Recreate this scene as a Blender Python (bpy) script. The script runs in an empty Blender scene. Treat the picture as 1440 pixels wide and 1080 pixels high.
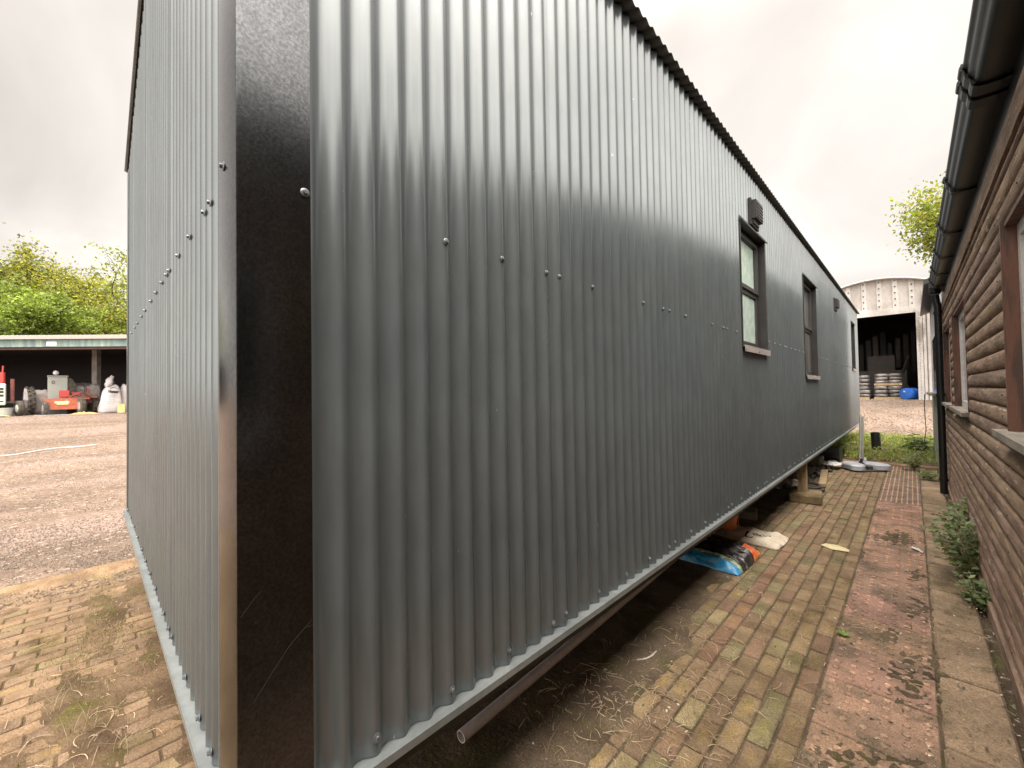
import bpy, math, random
from mathutils import Vector, Matrix, noise
S = bpy.context.scene
C = S.collection
PI = math.pi
# ------------------------------------------------------------------ camera
H = 1.45
cam = bpy.data.objects.new('camera', bpy.data.cameras.new('camera')); C.objects.link(cam)
RR = Vector((0.7158218, 0.69808658, -0.01656139))
UU = Vector((0.02677063, -0.00373544, 0.99963462))
FF = Vector((-0.69776965, 0.71600362, 0.02136212))
FP = 577.19
cam.matrix_world = Matrix(((RR.x, UU.x, -FF.x, 0), (RR.y, UU.y, -FF.y, 0), (RR.z, UU.z, -FF.z, H), (0, 0, 0, 1)))
cam.data.sensor_width = 36; cam.data.lens = FP / 1440 * 36
cam.data.clip_start = .02; cam.data.clip_end = 3000
S.camera = cam
def at(px, py, d):            # point seen at photo pixel (px,py), d metres in front of the camera
    return Vector((0, 0, H)) + (FF + RR * ((px - 720) / FP) + UU * ((540 - py) / FP)) * d
def atY(px, py, Y):
    v = FF + RR * ((px - 720) / FP) + UU * ((540 - py) / FP)
    return Vector((0, 0, H)) + v * (Y / v.y)
def gnd(px, py, z=0):
    v = FF + RR * ((px - 720) / FP) + UU * ((540 - py) / FP)
    return Vector((0, 0, H)) + v * ((z - H) / v.z)
# ------------------------------------------------------------------ world, sun, exposure
SUN_EL, SUN_AZ = math.radians(52), math.radians(-20)      # azimuth from +Y towards +X
w = bpy.data.worlds.new('World'); S.world = w; w.use_nodes = True
nt = w.node_tree; nt.nodes.clear()
N = nt.nodes.new; L = nt.links.new
out = N('ShaderNodeOutputWorld'); mixs = N('ShaderNodeMixShader')
sky = N('ShaderNodeTexSky'); sky.sky_type = 'NISHITA'; sky.sun_disc = False
sky.sun_elevation = SUN_EL; sky.sun_rotation = SUN_AZ
b1 = N('ShaderNodeBackground'); b1.inputs[1].default_value = .1; L(sky.outputs[0], b1.inputs[0])
b2 = N('ShaderNodeBackground')
tc = N('ShaderNodeTexCoord'); sep = N('ShaderNodeSeparateXYZ'); L(tc.outputs['Generated'], sep.inputs[0])
def mth(op, a, b=None, c=None):
    n = N('ShaderNodeMath'); n.operation = op
    for i, v in enumerate((a, b, c)):
        if v is None: continue
        if isinstance(v, (int, float)): n.inputs[i].default_value = v
        else: L(v, n.inputs[i])
    return n.outputs[0]
# project clouds on a flat layer: direction / (z + .18)
den = mth('ADD', mth('MAXIMUM', sep.outputs[2], 0.0), .55)
cmb = N('ShaderNodeCombineXYZ'); L(mth('DIVIDE', sep.outputs[0], den), cmb.inputs[0]); L(mth('DIVIDE', sep.outputs[1], den), cmb.inputs[1])
n1 = N('ShaderNodeTexNoise'); n1.inputs['Scale'].default_value = 1.7; n1.inputs['Detail'].default_value = 6; n1.inputs['Roughness'].default_value = .5; n1.inputs['Distortion'].default_value = .5
L(cmb.outputs[0], n1.inputs['Vector'])
rmp = N('ShaderNodeValToRGB'); L(n1.outputs[0], rmp.inputs[0])
e = rmp.color_ramp.elements; e[0].position = .34; e[0].color = (.87, .795, .725, 1); e[1].position = .64; e[1].color = (1.40, 1.31, 1.19, 1)
m = e.new(.52) if hasattr(e, 'new') else rmp.color_ramp.elements.new(.52); m.color = (1.12, 1.035, .945, 1)
mr = N('ShaderNodeMapRange'); mr.interpolation_type = 'SMOOTHSTEP'; L(sep.outputs[2], mr.inputs[0])
for i, v in ((1, .60), (2, .97), (3, .80), (4, 4.2)): mr.inputs[i].default_value = v
bk = N('ShaderNodeMapRange'); bk.interpolation_type = 'SMOOTHSTEP'       # brightness added to the unseen sky towards +X -Y, to lift the wall reflections
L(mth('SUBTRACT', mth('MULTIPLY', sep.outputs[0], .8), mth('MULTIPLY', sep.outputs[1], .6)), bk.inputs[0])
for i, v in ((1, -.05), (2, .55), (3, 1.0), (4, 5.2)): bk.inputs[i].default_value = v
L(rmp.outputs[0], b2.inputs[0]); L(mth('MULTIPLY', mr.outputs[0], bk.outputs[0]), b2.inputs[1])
mixs.inputs[0].default_value = .93
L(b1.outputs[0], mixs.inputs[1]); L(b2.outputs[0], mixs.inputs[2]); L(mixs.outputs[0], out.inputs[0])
sl = bpy.data.lights.new('sun', 'SUN'); sl.energy = 1.5; sl.angle = math.radians(16); sl.color = (1, .95, .88)
so = bpy.data.objects.new('sun', sl); C.objects.link(so)
sd = Vector((math.sin(SUN_AZ) * math.cos(SUN_EL), math.cos(SUN_AZ) * math.cos(SUN_EL), math.sin(SUN_EL)))
so.rotation_euler = sd.to_track_quat('Z', 'Y').to_euler(); so.location = sd * 30
S.view_settings.view_transform = 'Standard'; S.view_settings.look = 'None'; S.view_settings.gamma = 1
S.view_settings.exposure = 0.22
# ------------------------------------------------------------------ helpers
rnd = random.Random(7)
U = rnd.uniform
class MB:
    def __init__(s): s.v = []; s.f = []; s.c = []
    def add(s, vs, fs, col=(1, 1, 1)):
        o = len(s.v); s.v += [tuple(a) for a in vs]; s.f += [tuple(i + o for i in f) for f in fs]
        s.c += [col] * len(vs)
    def box(s, lo, hi, col=(1, 1, 1), R=None, o=None):
        (x0, y0, z0), (x1, y1, z1) = lo, hi
        vs = [Vector(p) for p in ((x0,y0,z0),(x1,y0,z0),(x1,y1,z0),(x0,y1,z0),(x0,y0,z1),(x1,y0,z1),(x1,y1,z1),(x0,y1,z1))]
        if R is not None: vs = [R @ v for v in vs]
        if o is not None: vs = [v + Vector(o) for v in vs]
        s.add(vs, [(0,3,2,1),(4,5,6,7),(0,1,5,4),(1,2,6,5),(2,3,7,6),(3,0,4,7)], col)
    def cbox(s, c, d, col=(1, 1, 1), R=None):      # centre, size
        d = Vector(d) / 2; s.box(-d, d, col, R, c)
    def bbox(s, c, d, b, col=(1, 1, 1), R=None):   # box with chamfered edges
        hx, hy, hz = d[0]/2, d[1]/2, d[2]/2; vs = []; idx = {}
        for sx in (-1, 1):
            for sy in (-1, 1):
                for sz in (-1, 1):
                    for k, q in enumerate(((hx-b, hy-b, hz), (hx, hy-b, hz-b), (hx-b, hy, hz-b))):
                        idx[(sx, sy, sz, k)] = len(vs); v = Vector((q[0]*sx, q[1]*sy, q[2]*sz))
                        if R is not None: v = R @ v
                        vs.append(v + Vector(c))
        g = lambda a, b_, c_, k: idx[(a, b_, c_, k)]
        fs = []
        for t in (-1, 1):
            fs.append([g(-1,-1,t,0), g(1,-1,t,0), g(1,1,t,0), g(-1,1,t,0)])
            fs.append([g(t,-1,-1,1), g(t,1,-1,1), g(t,1,1,1), g(t,-1,1,1)])
            fs.append([g(-1,t,-1,2), g(1,t,-1,2), g(1,t,1,2), g(-1,t,1,2)])
        for a in (-1, 1):
            for b_ in (-1, 1):
                fs.append([g(-1,a,b_,0), g(1,a,b_,0), g(1,a,b_,2), g(-1,a,b_,2)])
                fs.append([g(a,-1,b_,0), g(a,1,b_,0), g(a,1,b_,1), g(a,-1,b_,1)])
                fs.append([g(a,b_,-1,1), g(a,b_,1,1), g(a,b_,1,2), g(a,b_,-1,2)])
                for c_ in (-1, 1): fs.append([g(a,b_,c_,0), g(a,b_,c_,1), g(a,b_,c_,2)])
        s.add(vs, fs, col)
    def tube(s, pts, rad, n=8, caps=True, col=(1, 1, 1), sq=1):
        pts = [Vector(p) for p in pts]
        if not hasattr(rad, '__len__'): rad = [rad] * len(pts)
        vs = []; prev = None
        for i, p in enumerate(pts):
            t = (pts[min(i+1, len(pts)-1)] - pts[max(i-1, 0)])
            if t.length < 1e-9: t = Vector((0,0,1))
            t.normalize()
            if prev is None: a = t.orthogonal().normalized()
            else:
                a = prev - t * prev.dot(t)
                a = a.normalized() if a.length > 1e-6 else t.orthogonal().normalized()
            prev = a; b = t.cross(a)
            for k in range(n):
                an = 2*PI*k/n; vs.append(p + (a*math.cos(an) + b*math.sin(an)*sq) * rad[i])
        fs = [(i*n+k, i*n+(k+1) % n, (i+1)*n+(k+1) % n, (i+1)*n+k) for i in range(len(pts)-1) for k in range(n)]
        if caps: fs += [tuple(range(n))[::-1], tuple((len(pts)-1)*n+k for k in range(n))]
        s.add(vs, fs, col)
    def lathe(s, c, prof, ax='Z', n=20, col=(1, 1, 1), R=None):   # prof: (r, h)
        vs = []
        for r, h in prof:
            for k in range(n):
                a = 2*PI*k/n; q = (r*math.cos(a), r*math.sin(a), h)
                v = Vector(q if ax == 'Z' else ((q[2], q[0], q[1]) if ax == 'X' else (q[0], q[2], q[1])))
                if R is not None: v = R @ v
                vs.append(v + Vector(c))
        m_ = len(prof)
        fs = [(i*n+k, i*n+(k+1) % n, (i+1)*n+(k+1) % n, (i+1)*n+k) for i in range(m_-1) for k in range(n)]
        fs += [tuple(range(n))[::-1], tuple((m_-1)*n+k for k in range(n))]
        s.add(vs, fs, col)
    def grid(s, nx, ny, fn, col=None):
        o = len(s.v)
        for j in range(ny):
            for i in range(nx):
                s.v.append(tuple(fn(i, j))); s.c.append(col(i, j) if callable(col) else (col or (1, 1, 1)))
        s.f += [(o+j*nx+i, o+j*nx+i+1, o+(j+1)*nx+i+1, o+(j+1)*nx+i) for j in range(ny-1) for i in range(nx-1)]
    def prism(s, pl, d, col=(1, 1, 1)):    # planar polygon extruded by vector d
        n = len(pl); d = Vector(d); a = [Vector(p) for p in pl]
        s.add(a + [p + d for p in a], [tuple(range(n))[::-1], tuple(range(n, 2*n))] + [(i, (i+1) % n, n+(i+1) % n, n+i) for i in range(n)], col)
    def blob(s, c, r, nu=12, nv=8, amp=.1, col=(1, 1, 1), fl=0, seed=0, R=None, pw=1.0):   # lumpy ellipsoid, pw<1 = boxier
        def sg(x): return math.copysign(abs(x) ** pw, x)
        vs = []
        for j in range(nv+1):
            th = PI*j/nv
            for i in range(nu):
                ph = 2*PI*i/nu
                q = Vector((sg(math.sin(th))*sg(math.cos(ph)), sg(math.sin(th))*sg(math.sin(ph)), sg(math.cos(th))))
                k = 1 + amp*noise.noise(q*2.2 + Vector((seed*3.1, seed, 0)))*2
                v = Vector((q.x*r[0]*k, q.y*r[1]*k, q.z*r[2]*k))
                if fl: v.z = max(v.z, -fl)
                if R is not None: v = R @ v
                vs.append(v + Vector(c))
        fs = [(j*nu+i, j*nu+(i+1) % nu, (j+1)*nu+(i+1) % nu, (j+1)*nu+i) for j in range(nv) for i in range(nu)]
        s.add(vs, fs, col)
def wl(p):
    v = Vector((0, 0, 0))
    while p is not None: v += p.location; p = p.parent
    return v
def obj(name, mb, mat, parent=None, smooth=False, loc=None):
    o0 = wl(parent) if parent is not None else Vector((0, 0, 0))
    l0 = Vector(loc) - o0 if loc is not None else Vector((0, 0, 0))
    sh = o0 + l0
    me = bpy.data.meshes.new(name)
    me.from_pydata([(x-sh.x, y-sh.y, z-sh.z) for x, y, z in mb.v], [], mb.f)
    at_ = me.color_attributes.new('Col', 'FLOAT_COLOR', 'POINT')
    buf = []
    for c_ in mb.c: buf += [c_[0], c_[1], c_[2], 1]
    at_.data.foreach_set('color', buf)
    if smooth is not False:
        me.polygons.foreach_set('use_smooth', [True]*len(me.polygons))
        if smooth is not True:
            me.update(); me.set_sharp_from_angle(angle=math.radians(smooth))
    me.materials.append(mat); me.update()
    o = bpy.data.objects.new(name, me); C.objects.link(o); o.location = l0
    if parent is not None: o.parent = parent
    return o
def tag(o, label=None, cat=None, group=None, kind=None):
    if label: o['label'] = label
    if cat: o['category'] = cat
    if group: o['group'] = group
    if kind: o['kind'] = kind
    return o
def thing(name, label, cat, loc, group=None):
    o = bpy.data.objects.new(name, None); C.objects.link(o); o.location = loc
    o.empty_display_size = .1
    return tag(o, label, cat, group)
def struct(name, mb, mat, smooth=False): return tag(obj(name, mb, mat, None, smooth), kind='structure')
from mathutils.bvhtree import BVHTree
def drape(txt, surf, lift=.0015):      # lay printed lettering on the creased surface below it
    o2 = wl(txt); mw = [wl(s_) for s_ in surf]
    tr_ = [BVHTree.FromPolygons([v.co+m_ for v in s_.data.vertices], [tuple(p.vertices) for p in s_.data.polygons]) for s_, m_ in zip(surf, mw)]
    for v in txt.data.vertices:
        g = v.co+o2; zs = [h[0].z for h in (t.ray_cast(Vector((g.x, g.y, 2)), Vector((0, 0, -1))) for t in tr_) if h[0] is not None]
        if zs: v.co.z = max(zs)+lift-o2.z
def text(name, s, size, mat, loc, R, parent=None, ext=.0008, bold=False):
    cu = bpy.data.curves.new('t', 'FONT'); cu.body = s; cu.size = size; cu.extrude = ext; cu.align_x = 'CENTER'; cu.align_y = 'CENTER'
    if bold: cu.offset = size*.02
    t = bpy.data.objects.new('t', cu); C.objects.link(t); dg = bpy.context.evaluated_depsgraph_get()
    me = bpy.data.meshes.new_from_object(t.evaluated_get(dg)); bpy.data.objects.remove(t)
    me.name = name; me.materials.clear(); me.materials.append(mat)
    off = Vector(loc) - (wl(parent) if parent is not None else Vector((0,0,0)))
    for v in me.vertices: v.co = (R @ v.co) + off
    o = bpy.data.objects.new(name, me); C.objects.link(o)
    if parent is not None: o.parent = parent
    return o
# ------------------------------------------------------------------ materials
def mat(name, col, rough=.7, metal=0., col2=None, scale=6., detail=5., lo=.35, hi=.65, bump=0., bscale=40., spec=.5,
        vcol=True, stretch=(1, 1, 1), speck=None, coat=0., trans=None, rvar=0., third=None, fine=0.):
    m = bpy.data.materials.new(name); m.use_nodes = True
    t = m.node_tree; nd = t.nodes; ln = t.links.new; b = nd['Principled BSDF']
    b.inputs['Roughness'].default_value = rough; b.inputs['Metallic'].default_value = metal
    b.inputs['Specular IOR Level'].default_value = spec; b.inputs['Coat Weight'].default_value = coat; b.inputs['Coat Roughness'].default_value = .15
    tc = nd.new('ShaderNodeTexCoord'); mp = nd.new('ShaderNodeMapping'); mp.inputs['Scale'].default_value = stretch
    ge = nd.new('ShaderNodeNewGeometry'); ln(ge.outputs['Position'], mp.inputs[0])
    def nz(sc, de=5., ro=.55, vec=None):
        n = nd.new('ShaderNodeTexNoise'); n.inputs['Scale'].default_value = sc; n.inputs['Detail'].default_value = de; n.inputs['Roughness'].default_value = ro
        ln(vec or mp.outputs[0], n.inputs['Vector']); return n.outputs[0]
    def rg(f, a, b_):
        r = nd.new('ShaderNodeMapRange'); r.interpolation_type = 'SMOOTHSTEP'; ln(f, r.inputs[0]); r.inputs[1].default_value = a; r.inputs[2].default_value = b_; return r.outputs[0]
    def mx(f, a, b_, mode='MIX'):
        x = nd.new('ShaderNodeMix'); x.data_type = 'RGBA'; x.blend_type = mode
        if isinstance(f, float): x.inputs[0].default_value = f
        else: ln(f, x.inputs[0])
        for i, q in ((6, a), (7, b_)):
            if isinstance(q, tuple): x.inputs[i].default_value = (*q, 1)
            else: ln(q, x.inputs[i])
        return x.outputs[2]
    c2 = col2 or tuple(v*.72 for v in col)
    base = mx(rg(nz(scale, detail), lo, hi), c2, col)
    if third: base = mx(rg(nz(third[1], 6., .6), third[2], third[3]), base, third[0])
    base = mx(rg(nz(scale*9+3, 3.), .3, .7), base, mx(1.0, base, (.86, .86, .86), 'MULTIPLY'))
    if fine: base = mx(1.0, base, mx(rg(nz(140., 3., .7), .3, .7), (1-fine,)*3, (1+fine*.8,)*3), 'MULTIPLY')
    if speck: base = mx(rg(nz(speck[1], 2., .5), speck[2], speck[2]+.05), base, speck[0])
    if vcol:
        a = nd.new('ShaderNodeAttribute'); a.attribute_name = 'Col'; base = mx(1.0, base, a.outputs['Color'], 'MULTIPLY')
    ln(base, b.inputs['Base Color'])
    if rvar: 
        r = nd.new('ShaderNodeMapRange'); ln(nz(scale*2.3), r.inputs[0]); r.inputs[1].default_value = .3; r.inputs[2].default_value = .7
        r.inputs[3].default_value = max(.03, rough-rvar); r.inputs[4].default_value = rough+rvar; ln(r.outputs[0], b.inputs['Roughness'])
    if bump:
        bp = nd.new('ShaderNodeBump'); bp.inputs['Strength'].default_value = min(bump, 1.); bp.inputs['Distance'].default_value = .3/bscale
        ln(nz(bscale, 4., .6), bp.inputs['Height']); ln(bp.outputs[0], b.inputs['Normal'])
    if trans:
        tr = nd.new('ShaderNodeBsdfTranslucent'); ln(mx(1.0, base, trans, 'MULTIPLY'), tr.inputs[0])
        ms = nd.new('ShaderNodeMixShader'); ms.inputs[0].default_value = .4
        ln(b.outputs[0], ms.inputs[1]); ln(tr.outputs[0], ms.inputs[2]); ln(ms.outputs[0], nd['Material Output'].inputs[0])
    return m
M = {}
M['sheet'] = mat('sheet', (.118, .136, .141), .24, .38, (.104, .121, .127), 1.3, bump=.16, bscale=520, spec=1., speck=((.5, .5, .48), 55, .785), rvar=.04, stretch=(1, 1, .35))
M['trim'] = mat('trim', (.098, .102, .107), .2, 1.0, (.090, .094, .098), 3, fine=.3, bump=.22, bscale=480, spec=.6, speck=((.35, .33, .3), 70, .80))
M['rail'] = mat('rail', (.25, .27, .27), .42, .35, (.18, .20, .20), 4, bump=.1, bscale=200)
M['screw'] = mat('screw', (.17, .19, .2), .35, .5)
M['winframe'] = mat('winframe', (.014, .013, .013), .45, 0, (.024, .021, .020), 9, spec=.4)
M['glass'] = mat('glass', (.50, .60, .53), .16, 0, (.38, .50, .44), 14, bump=.25, bscale=90, spec=.9, coat=.5)
M['darkglass'] = mat('darkglass', (.02, .022, .024), .06, 0, spec=1., coat=.6)
M['glass2'] = mat('glass2', (.20, .20, .18), .08, 0, (.03, .03, .03), 9, stretch=(1, 5, .1), lo=.45, hi=.52, spec=1., coat=.6)
M['roofsheet'] = mat('roofsheet', (.06, .062, .058), .55, 0, (.045, .045, .042), 3)
M['steel'] = mat('steel', (.03, .03, .03), .6, .2)
M['black'] = mat('black', (.012, .012, .012), .45)
M['gutter'] = mat('gutter', (.007, .007, .008), .42, 0, (.009, .009, .009), 5, spec=.4, bump=.1, bscale=60)
M['log'] = mat('log', (.285, .185, .122), .78, 0, (.15, .095, .062), 3.2, stretch=(5, 1, 9), bump=1., bscale=24, speck=((.44, .34, .27), 6.5, .655), rvar=.1, spec=.4,
               fine=.22, third=((.36, .25, .18), 2.2, .48, .68))
M['redwood'] = mat('redwood', (.15, .066, .042), .68, 0, (.075, .042, .03), 7, lo=.42, hi=.56, stretch=(3, 3, .4), bump=.5, bscale=60, speck=((.4, .33, .27), 30, .71))
M['greywood'] = mat('greywood', (.27, .235, .19), .85, 0, (.15, .125, .10), 5, stretch=(3, .8, 3), bump=.6, bscale=50)
M['oldwood'] = mat('oldwood', (.38, .28, .16), .8, 0, (.24, .17, .095), 5, stretch=(4, 4, .7), bump=.5, bscale=60)
M['white'] = mat('white', (.72, .70, .68), .4, 0, (.62, .60, .58), 4)
M['brick'] = mat('brick', (.90, .90, .90), .88, 0, (.62, .60, .58), 7, bump=.8, bscale=95, third=((.30, .30, .14), 3.1, .54, .74), speck=((1.6, 1.5, 1.3), 60, .73), spec=.3, fine=.38)
M['tactile'] = mat('tactile', (.35, .215, .15), .9, 0, (.23, .150, .105), 5, bump=.6, bscale=120, third=((.14, .100, .068), 4.2, .46, .66), speck=((.5, .42, .33), 52, .70), spec=.3, fine=.38)
M['corduroy'] = mat('corduroy', (.22, .155, .115), .85, 0, (.13, .095, .065), 6, bump=.6, bscale=110, spec=.3, fine=.38)
M['flag'] = mat('flag', (.32, .23, .15), .92, 0, (.17, .12, .078), 2.6, bump=1., bscale=70, third=((.13, .10, .055), 3.6, .52, .68), speck=((.45, .38, .3), 70, .7), spec=.3, fine=.38)
M['soil'] = mat('soil', (.150, .112, .075), .95, 0, (.080, .058, .038), 5, bump=1., bscale=55, third=((.085, .080, .028), 3.4, .50, .70), speck=((.33, .27, .20), 85, .70), spec=.2, fine=.38)
M['gravel'] = mat('gravel', (.180, .126, .092), .92, 0, (.120, .084, .062), .9, stretch=(1, .4, 1), bump=1., bscale=24, third=((.20, .145, .12), .35, .48, .62), speck=((.29, .23, .185), 26, .60), spec=.25, fine=.38)
M['stone'] = mat('stone', (1, 1, 1), .9, 0, (.75, .75, .75), 20, bump=.5, bscale=80)
M['pipe'] = mat('pipe', (.66, .59, .57), .5, 0, (.55, .49, .47), 8, stretch=(1, 1, 1), bump=.2, bscale=80)
M['straw'] = mat('straw', (.50, .41, .29), .8, 0, (.34, .25, .16), 30)
M['leaf'] = mat('leaf', (1, 1, 1), .55, 0, (.7, .75, .7), 3, trans=(1., 1.1, .5))
M['grass'] = mat('grass', (1, 1, 1), .6, 0, (.8, .85, .8), 2, trans=(1, 1.1, .5))
M['bark'] = mat('bark', (.10, .075, .055), .95, 0, (.06, .045, .035), 12, bump=.8, bscale=30)
M['hangar'] = mat('hangar', (.50, .485, .475), .75, 0, (.36, .345, .33), 1.2, stretch=(1, 1, .4), bump=.2, bscale=8, third=((.20, .18, .16), .9, .56, .68), spec=.4)
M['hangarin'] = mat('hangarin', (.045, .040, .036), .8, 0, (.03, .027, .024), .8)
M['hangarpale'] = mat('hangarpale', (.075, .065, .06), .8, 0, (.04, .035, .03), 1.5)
M['barn_green'] = mat('barn_green', (.20, .27, .24), .8, 0, (.11, .165, .17), 2.2, stretch=(2, 2, .2), third=((.45, .45, .38), 3, .55, .75))
M['barn_edge'] = mat('barn_edge', (.27, .255, .23), .7, 0, (.27, .25, .23), 2)
M['barn_red'] = mat('barn_red', (.055, .022, .015), .8)
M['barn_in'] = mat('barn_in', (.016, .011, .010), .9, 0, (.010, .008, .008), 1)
M['concrete'] = mat('concrete', (.30, .27, .24), .9, 0, (.2, .18, .16), 3, bump=.4, bscale=40)
M['orange'] = mat('orange', (.36, .085, .035), .6, 0, (.26, .065, .03), 5, third=((.30, .17, .11), 4, .55, .7))
M['redpaint'] = mat('redpaint', (.34, .03, .022), .5, 0, (.33, .03, .025), 5)
M['rust'] = mat('rust', (.20, .06, .045), .75, 0, (.10, .04, .03), 9)
M['cream'] = mat('cream', (.66, .70, .55), .5, 0, (.5, .52, .4), 4)
M['tyre'] = mat('tyre', (.085, .070, .055), .9, 0, (.045, .04, .035), 8, bump=.5, bscale=40)
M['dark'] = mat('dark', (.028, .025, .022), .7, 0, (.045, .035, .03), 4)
M['cabinet'] = mat('cabinet', (.30, .315, .285), .6, 0, (.27, .29, .27), 4)
M['bagwhite'] = mat('bagwhite', (.70, .655, .66), .7, 0, (.60, .555, .565), 4, bump=.5, bscale=9)
M['baggrey'] = mat('baggrey', (.30, .27, .26), .75, 0, (.20, .18, .17), 4, bump=.5, bscale=9)
M['bagsilver'] = mat('bagsilver', (.26, .235, .225), .35, 0, (.09, .08, .075), 3.5, bump=.8, bscale=8, spec=.8)
M['ink'] = mat('ink', (.05, .045, .05), .7)
M['inkpink'] = mat('inkpink', (.42, .28, .30), .7)
M['yellow'] = mat('yellow', (.72, .62, .30), .6, 0, (.6, .5, .22), 4)
M['ochre'] = mat('ochre', (.60, .38, .14), .75, 0, (.45, .28, .12), 5)
M['blue'] = mat('blue', (.02, .12, .50), .4, 0, (.015, .09, .38), 5)
M['cyan'] = mat('cyan', (.02, .22, .48), .3, 0, (.05, .30, .50), 22, lo=.45, hi=.55, bump=.9, bscale=26, spec=.8)
M['bagblack'] = mat('bagblack', (.02, .02, .021), .25, 0, (.16, .13, .11), 15, lo=.36, hi=.46, stretch=(.5, 2, 1), bump=1., bscale=30, spec=.8)
M['bagred'] = mat('bagred', (.60, .06, .02), .3, 0, (.65, .22, .05), 25, bump=.6, bscale=30, spec=.8)
M['baggreen'] = mat('baggreen', (.42, .48, .30), .3, 0, (.10, .14, .05), 40, bump=.6, bscale=30, spec=.8)
M['paper'] = mat('paper', (.56, .49, .39), .75, 0, (.44, .37, .28), 12, bump=.6, bscale=30)
M['letter'] = mat('letter', (.75, .74, .70), .4)
M['orangeplastic'] = mat('orangeplastic', (.55, .15, .03), .45)
M['greyplastic'] = mat('greyplastic', (.42, .44, .48), .32, 0, (.34, .36, .40), 6, spec=.6)
M['pole'] = mat('pole', (.55, .54, .52), .35, .5)
M['rubber'] = mat('rubber', (.035, .028, .024), .7, 0, (.06, .045, .035), 10)
M['lilac'] = mat('lilac', (.50, .46, .47), .75, 0, (.40, .36, .37), 2)
M['palewood'] = mat('palewood', (.30, .31, .25), .8, 0, (.20, .21, .16), 3, stretch=(3, 3, .5))
M['card'] = mat('card', (.60, .52, .30), .8, 0, (.5, .42, .24), 10)
def leafmb(mb, c, s, nrm, a, col):
    n_ = Vector(nrm).normalized(); t = n_.orthogonal().normalized(); b = n_.cross(t)
    d = t*math.cos(a)+b*math.sin(a); e_ = n_.cross(d); c = Vector(c)
    mb.add([c-d*s*.5, c+e_*s*.28+n_*s*.06, c+d*s*.5, c-e_*s*.28+n_*s*.06], [(0, 1, 2, 3)], col)
def ss(a, b, x):
    t = min(1, max(0, (x-a)/(b-a))); return t*t*(3-2*t)
def nz(x, y, z=0, oct_=1):
    v = 0; a = 1; s = 0
    for i in range(oct_):
        v += a*noise.noise(Vector((x*2**i, y*2**i, z + i*7.3))); s += a; a *= .5
    return v/s
# ------------------------------------------------------------------ ground
def tz(x, y):
    r = math.hypot(x+1, y)
    z = .76*min(1, max(0, (r-10.5)/16.5)) if r < 27 else .76
    if 9.9 < r < 11.1: z = .76*.5*((r-9.9)**2)/16.5/1.2
    return z
def coords(fine0, fine1, st, lim):
    a = []; v = fine0
    while v < fine1: a.append(v); v += st
    a.append(fine1); k = st; lo_ = fine0; hi_ = fine1; L_ = []; H_ = []
    while lo_ > -lim: k *= 1.22; lo_ -= k; L_.append(lo_)
    k = st
    while hi_ < lim: k *= 1.22; hi_ += k; H_.append(hi_)
    return L_[::-1] + a + H_
xs = coords(-30, 6, .3, 1500); ys = coords(-8, 30, .3, 1500)
mb = MB()
def tp(i, j):
    x, y = xs[i], ys[j]; z = tz(x, y)
    inside = -4.95 < x < 3 and -7 < y < 10.75
    if inside: z = -.09
    elif abs(x) < 60 and abs(y) < 60: z += .018*nz(x*.6, y*.6, 1, 3) + .012*nz(x*2.2, y*2.2, 5) - .006
    return (x, y, z)
mb.grid(len(xs), len(ys), tp)
struct('yard_ground', mb, M['gravel'], True)
# loose gravel stones on the yard near the paving
mb = MB()
def pebble(mb, x, y, z, r, col):
    vs = []; a0 = U(0, 6)
    for k in range(5):
        a = a0+k*1.257; rr = r*U(.7, 1.15); vs.append((x+rr*math.cos(a), y+rr*math.sin(a)*.8, z))
    q = [(vx*.55+x*.45, vy*.55+y*.45, z+r*U(.4, .75)) for vx, vy, _ in vs]
    mb.add(vs+q, [(5,6,7,8,9)] + [(k, (k+1) % 5, 5+(k+1) % 5, 5+k) for k in range(5)], col)
def stonecol():
    b = U(.11, .24); return rnd.choice([(b, b*.74, b*.56), (b, b*.68, b*.48), (b*1.25, b*1.0, b*.8), (b*.75, b*.58, b*.46)])
for i in range(26000):
    d = 3.6 + 17*rnd.random()**1.6; px = U(-20, 215)
    v = FF + RR*((px-720)/FP); v.z = 0; v /= v.dot(Vector((FF.x, FF.y, 0)).normalized()); x, y = v.x*d, v.y*d
    if x > -4.98 and rnd.random() > .35*ss(-4.6, -5., x): continue
    pebble(mb, x, y, tz(x, y)-.004+.018*nz(x*.6, y*.6, 1, 3), U(.003, .009)*(1+d*.06), stonecol())
for i in range(5000):
    y = U(14, 28.6); x = U(-3.4, 2.2)
    pebble(mb, x, y, tz(x, y)-.006, U(.015, .035), stonecol())
for i in range(6000):
    x = -5.7+1.15*rnd.random()**.7; y = U(-1.6, 1.2); pebble(mb, x, y, max(tz(x, y), 0)+.002, U(.003, .010), stonecol())
tag(obj('gravel_stones', mb, M['stone']), 'loose pinkish gravel stones lying over the yard', 'gravel', kind='stuff')
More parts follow.
